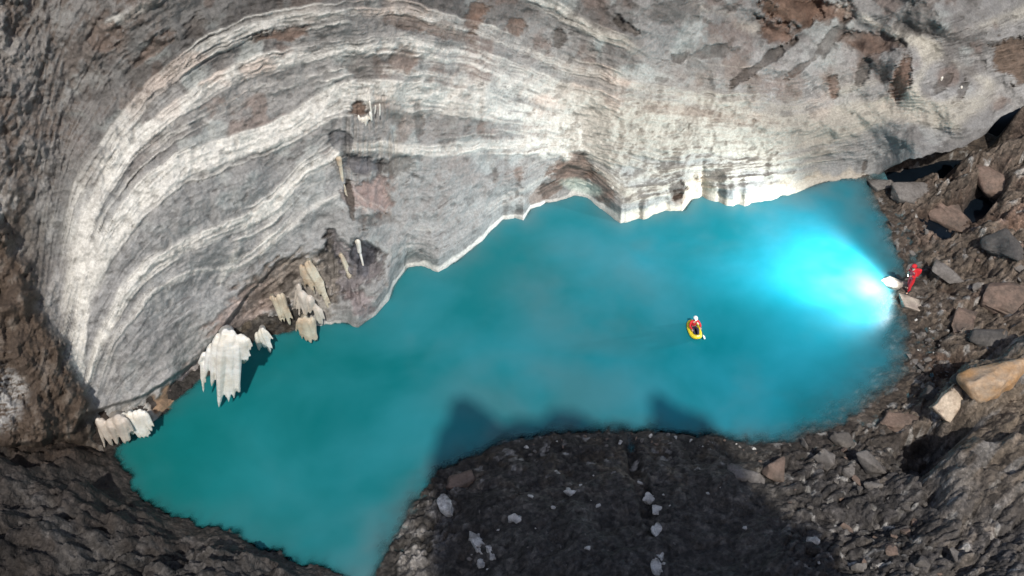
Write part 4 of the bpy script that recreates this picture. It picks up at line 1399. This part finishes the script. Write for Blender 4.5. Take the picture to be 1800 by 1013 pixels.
def head_bm(c, face, upv):
    """a head with brow, nose, chin and ears; face = where it looks"""
    f = Vector(face).normalized()
    u = Vector(upv).normalized()
    s = f.cross(u).normalized()
    u = s.cross(f).normalized()
    bm = bmesh.new()
    bmesh.ops.create_icosphere(bm, subdivisions=4, radius=1.0)
    for v in bm.verts:
        x, y, z = v.co
        px, py, pz = x * 0.077, y * 0.098, z * 0.118
        if z < -0.15:
            k = 1 - 0.30 * (-z - 0.15)
            px *= k
            py *= (0.96 if y > 0 else k)
        g = lambda a, b, c_, w_: math.exp(-(((x - a) / w_) ** 2 + ((z - c_) / w_) ** 2)) * (1 if y > b else 0)
        py += 0.026 * math.exp(-((x / 0.16) ** 2)) * math.exp(-(((z + 0.12) / 0.22) ** 2)) * (y > 0.3)
        py -= 0.010 * (g(-.38, .2, .05, .2) + g(.38, .2, .05, .2))
        py += 0.006 * math.exp(-(((z + 0.5) / 0.09) ** 2)) * math.exp(-((x / .35) ** 2)) * (y > .3)
        py += 0.010 * math.exp(-(((z + 0.85) / 0.2) ** 2)) * (y > 0.1)
        if abs(x) > 0.9 and -0.3 < z < 0.25 and -0.35 < y < 0.1:
            px *= 1.14
        v.co = Vector(c) + s * px + f * py + u * pz
    return bm


def helmet_bm(c, face, upv, r=0.118):
    f = Vector(face).normalized()
    u = Vector(upv).normalized()
    s = f.cross(u).normalized()
    u = s.cross(f).normalized()
    bm = bmesh.new()
    bmesh.ops.create_uvsphere(bm, u_segments=24, v_segments=14, radius=1.0)
    bmesh.ops.delete(bm, geom=[v for v in bm.verts if v.co.z < -0.05], context='VERTS')
    for v in bm.verts:
        x, y, z = v.co
        brim = 1.12 if z < 0.12 else 1.0
        v.co = Vector(c) + s * x * r * 0.92 * brim + f * y * r * 1.08 * brim + u * (z * r * 1.0 + 0.035)
    r_ = bmesh.ops.solidify(bm, geom=bm.faces[:], thickness=0.008)
    return bm


def tube_bm(pts, rad, seg=10, closed=False):
    bm = bmesh.new()
    n = len(pts)
    rings = []
    for i, p in enumerate(pts):
        p = Vector(p)
        a = Vector(pts[(i - 1) % n] if (closed or i > 0) else pts[i])
        b = Vector(pts[(i + 1) % n] if (closed or i < n - 1) else pts[i])
        t = (b - a).normalized()
        q = t.to_track_quat('Z', 'Y')
        r = rad[i] if isinstance(rad, (list, tuple)) else rad
        rings.append([bm.verts.new(p + q @ Vector((math.cos(2 * math.pi * s / seg) * r, math.sin(2 * math.pi * s / seg) * r, 0))) for s in range(seg)])
    for i in range(n if closed else n - 1):
        A, B = rings[i], rings[(i + 1) % n]
        # match the starting vertex of neighbouring rings
        k = min(range(seg), key=lambda j: (B[j].co - A[0].co).length)
        for s in range(seg):
            bm.faces.new((A[s], A[(s + 1) % seg], B[(s + 1 + k) % seg], B[(s + k) % seg]))
    if not closed:
        bm.faces.new(list(reversed(rings[0])))
        bm.faces.new(rings[-1])
    bmesh.ops.recalc_face_normals(bm, faces=bm.faces[:])
    return bm


def person_standing(px, py, label):
    """faces the lake (-x), leaning a little, one arm out with a torch"""
    p = at(px, py, 0.02)
    root = empty('person', p)
    tag(root, label, 'person')
    # local frame: face = -x (turned a little to the viewer), z up
    fx = Vector((-0.9, -0.35, 0)).normalized()
    sd_ = Vector((0, 0, 1)).cross(fx)        # the person's left
    P = lambda f, s, z: fx * f + sd_ * s + Vector((0, 0, z))
    hip, ch, nk = P(-0.02, 0, .96), P(0.07, 0, 1.32), P(0.12, 0, 1.52)
    shl, shr = P(0.10, .19, 1.44), P(0.10, -.19, 1.44)
    ell, elr = P(0.20, .29, 1.22), P(-0.16, -.36, 1.24)
    wrl, wrr = P(0.36, .17, 1.38), P(0.02, -.30, 1.06)
    knl, knr = P(0.08, .12, .52), P(-0.06, -.12, .50)
    anl, anr = P(0.06, .14, .10), P(-0.20, -.13, .10)
    # the body: neck, arms, hands, legs, one surface
    V = [hip, P(0.03, 0, 1.15), ch, nk, P(0.14, 0, 1.60), shl, ell, wrl, shr, elr, wrr, P(-0.02, .10, .90), knl, anl, P(-0.02, -.10, .90), knr, anr, P(0.2, .15, .05), P(-0.06, -.14, .05)]
    E = [(0, 1), (1, 2), (2, 3), (3, 4), (2, 5), (5, 6), (6, 7), (2, 8), (8, 9), (9, 10), (0, 11), (11, 12), (12, 13), (0, 14), (14, 15), (15, 16), (13, 17), (16, 18)]
    Rr = [.12, .11, (.14, .10), .055, .05, .058, .04, .028, .058, .04, .028, .08, .055, .038, .08, .055, .038, .035, .035]
    hand_bones(V, E, Rr, 7, fx + Vector((0, 0, .1)), (0, 0, -1), 1, 0.8)
    hand_bones(V, E, Rr, 10, P(.3, .1, -.8), fx * -1 + sd_ * .4, 1, 0.35)
    skin_mesh('body', V, E, Rr, M_skin, root)
    link_mesh('head', head_bm(P(0.17, 0, 1.69), fx + Vector((0, 0, -.25)), (0, 0, 1)), M_skin, root)
    # the red overall
    V2 = [hip, P(0.03, 0, 1.15), ch, nk, shl, ell, wrl - fx * .03, shr, elr, wrr, P(-0.02, .10, .90), knl, anl, P(-0.02, -.10, .90), knr, anr]
    E2 = [(0, 1), (1, 2), (2, 3), (2, 4), (4, 5), (5, 6), (2, 7), (7, 8), (8, 9), (0, 10), (10, 11), (11, 12), (0, 13), (13, 14), (14, 15)]
    R2 = [(.17, .14), (.155, .13), (.18, .14), .075, .085, .066, .05, .085, .066, .05, .108, .082, .064, .108, .082, .064]
    skin_mesh('overall', V2, E2, R2, M_red, root)
    for (a, dirx) in ((anl, 0), (anr, 0)):
        link_mesh('boot', tube_bm([a + Vector((0, 0, .16)), a, a + Vector((0, 0, -.05)) + fx * .02, a + fx * .14 + Vector((0, 0, -.06)), a + fx * .2 + Vector((0, 0, -.065))], [.062, .058, .055, .045, .03]), M_blk, root)
    h = link_mesh('helmet', helmet_bm(P(0.17, 0, 1.71), fx + Vector((0, 0, -.2)), (0, 0, 1)), M_red, root)
    tube = link_mesh('backpack', rock_bm(5, .30, .38, .42, 18, .02), M_red, root)
    tube.location = P(-0.14, 0.0, 1.30)
    tube.rotation_euler = (0, 0, math.atan2(fx.y, fx.x))
    return root, Vector(p) + P(.47, .17, 1.42), fx


person, lamp_pos, pfx = person_standing(1594, 513, 'person in red overall standing at the right shore, shining a torch at the water')

target = Vector(flat(np.array(1440.0), np.array(500.0)))
tdir = (target - lamp_pos).normalized()
q = tdir.to_track_quat('Z', 'Y')
torch = empty('torch', lamp_pos, q.to_euler())
tag(torch, 'bright torch held out over the water by the person in red', 'torch')
link_mesh('torch_body', tube_bm([(0, 0, -.16), (0, 0, -.02), (0, 0, 0), (0, 0, .06)], [.022, .022, .045, .05], 16), M_blk, torch)
link_mesh('lens', tube_bm([(0, 0, .055), (0, 0, .068)], [.044, .044], 16), M_lens, torch)
ld = bpy.data.lights.new('torch_light', 'SPOT')
ld.energy = 5200
ld.spot_size = math.radians(138)
ld.spot_blend = 1.0
ld.shadow_soft_size = 0.2
ld.color = (0.88, 0.97, 1.0)
lo_ = bpy.data.objects.new('torch_light', ld)
col.objects.link(lo_)
lo_.parent = torch
lo_.location = (0, 0, .09)
lo_.rotation_euler = (math.pi, 0, 0)
# the torch throws a narrow far beam inside its wide spill
lb = bpy.data.lights.new('torch_beam', 'SPOT')
lb.energy = 13000
lb.spot_size = math.radians(88)
lb.spot_blend = 1.0
lb.shadow_soft_size = 0.2
lb.color = (0.88, 0.97, 1.0)
lbo = bpy.data.objects.new('torch_beam', lb)
col.objects.link(lbo)
lbo.parent = torch
lbo.location = (0, 0, .09)
far_ = Vector(flat(np.array(1395.0), np.array(452.0)))
lbo.rotation_euler = (q.inverted() @ (far_ - lamp_pos).normalized()).to_track_quat('-Z', 'Y').to_euler()

# ---- packraft and paddler
rp_ = Vector(flat(np.array(1220.0), np.array(583.0)))
raft = empty('inflatable_raft', rp_, (0, 0, math.radians(8)))
raft.scale = (0.78, 0.78, 0.78)
tag(raft, 'small yellow inflatable raft floating in the middle of the turquoise lake', 'raft')
N_ = 36
ring = []
rad = []
for i in range(N_):
    a = 2 * math.pi * i / N_
    c_, s_ = math.cos(a), math.sin(a)
    ring.append((0.27 * abs(s_) ** 0.8 * (1 if s_ > 0 else -1), -0.66 * abs(c_) ** 0.85 * (1 if c_ > 0 else -1), 0.10 + 0.14 * max(0, c_) ** 3 + 0.05 * max(0, -c_) ** 3))
    rad.append(0.128)
link_mesh('tube', tube_bm(ring, rad, 14, True), M_yel, raft)
bm = bmesh.new()
bm.faces.new([bm.verts.new((x * .98, y * .98, 0.03)) for x, y, z in ring])
bmesh.ops.triangulate(bm, faces=bm.faces[:])
bmesh.ops.solidify(bm, geom=bm.faces[:], thickness=0.02)
link_mesh('floor', bm, M_blk, raft)
link_mesh('bow_patch', tube_bm([(-.10, -.70, .375), (0, -.72, .385), (.10, -.70, .375)], .018, 8), M_wht, raft)
link_mesh('seat_back', rock_bm(8, .44, .14, .32, 18, .02), M_blk, raft).location = (0, .40, .26)

pad = empty('person', rp_ + Vector((0, 0, 0.0)), (0, 0, math.radians(8)))
pad.scale = (0.8, 0.8, 0.8)
tag(pad, 'person in red jacket and white helmet with lit headlamp, sitting in the raft', 'person')
Q = Vector
hip, ab, ch, nk = Q((0, .24, .18)), Q((0, .25, .38)), Q((0, .23, .58)), Q((0, .20, .76))
shl, shr = Q((.18, .21, .69)), Q((-.18, .21, .69))
ell, elr = Q((.31, .02, .50)), Q((-.31, .04, .48))
wrl, wrr = Q((.25, -.20, .50)), Q((-.22, -.20, .42))
knl, knr = Q((.13, -.16, .34)), Q((-.13, -.16, .34))
anl, anr = Q((.10, -.52, .14)), Q((-.10, -.52, .14))
V = [hip, ab, ch, nk, Q((0, .18, .84)), shl, ell, wrl, shr, elr, wrr, Q((.10, .14, .17)), knl, anl, Q((-.10, .14, .17)), knr, anr]
E = [(0, 1), (1, 2), (2, 3), (3, 4), (2, 5), (5, 6), (6, 7), (2, 8), (8, 9), (9, 10), (0, 11), (11, 12), (12, 13), (0, 14), (14, 15), (15, 16)]
Rr = [.12, .11, (.14, .10), .055, .05, .058, .04, .028, .058, .04, .028, .078, .055, .038, .078, .055, .038]
hand_bones(V, E, Rr, 7, (-.05, -.9, .1), (0, .2, -1), 1, 0.9)
hand_bones(V, E, Rr, 10, (.05, -.9, .1), (0, .2, -1), -1, 0.9)
skin_mesh('body', V, E, Rr, M_skin, pad)
link_mesh('head', head_bm((0, .15, .94), (0, -1, -.1), (0, 0, 1)), M_skin, pad)
skin_mesh('jacket', [hip, ab, ch, nk, shl, ell, wrl, shr, elr, wrr], [(0, 1), (1, 2), (2, 3), (2, 4), (4, 5), (5, 6), (2, 7), (7, 8), (8, 9)],
          [(.17, .14), (.165, .13), (.185, .14), .07, .088, .068, .05, .088, .068, .05], M_red, pad)
skin_mesh('trousers', [Q((0, .24, .17)), Q((.10, .12, .18)), knl, anl, Q((-.10, .12, .18)), knr, anr], [(0, 1), (1, 2), (2, 3), (0, 4), (4, 5), (5, 6)],
          [.14, .10, .078, .06, .10, .078, .06], M_navy, pad)
for a in (anl, anr):
    link_mesh('boot', tube_bm([a + Q((0, .08, .03)), a, a + Q((0, -.04, .06)), a + Q((0, -.03, .15))], [.06, .06, .05, .035]), M_blk, pad)
hm = link_mesh('helmet', helmet_bm((0, .15, .96), (0, -1, -.1), (0, 0, 1), .125), M_wht, pad)
link_mesh('headlamp', tube_bm([(0, .03, 1.02), (0, -.005, 1.015), (0, -.02, 1.012)], [.036, .036, .03], 14), M_lens, pad)

pdl = empty('paddle', rp_ + Matrix.Rotation(math.radians(8), 3, 'Z') @ Vector((0.20, -.216, .39)), (math.radians(0), math.radians(0), math.radians(8)))
pdl.scale = (0.72, 0.72, 0.72)
tag(pdl, 'black double paddle with white blades held across the lap by the paddler in the raft', 'paddle')
A_, B_ = Vector((-.05, .30, .10)), Vector((.07, -.42, -.14))
link_mesh('shaft', tube_bm([A_, B_], .016, 8), M_blk, pdl)
for (e, sg) in ((A_, 1), (B_, -1)):
    d_ = (A_ - B_).normalized() * sg
    bm = tube_bm([e - d_ * .02, e + d_ * .06, e + d_ * .14, e + d_ * .26, e + d_ * .30], [.018, .045, .065, .05, .02], 12)
    for v in bm.verts:
        r_ = v.co - e
        al = d_ * r_.dot(d_)
        pr = r_ - al
        nrm_ = d_.cross(Vector((0, 0, 1))).normalized()
        n2 = nrm_.cross(d_)
        v.co = e + al + nrm_ * pr.dot(nrm_) + n2 * pr.dot(n2) * .15
    link_mesh('blade', bm, M_wht, pdl)
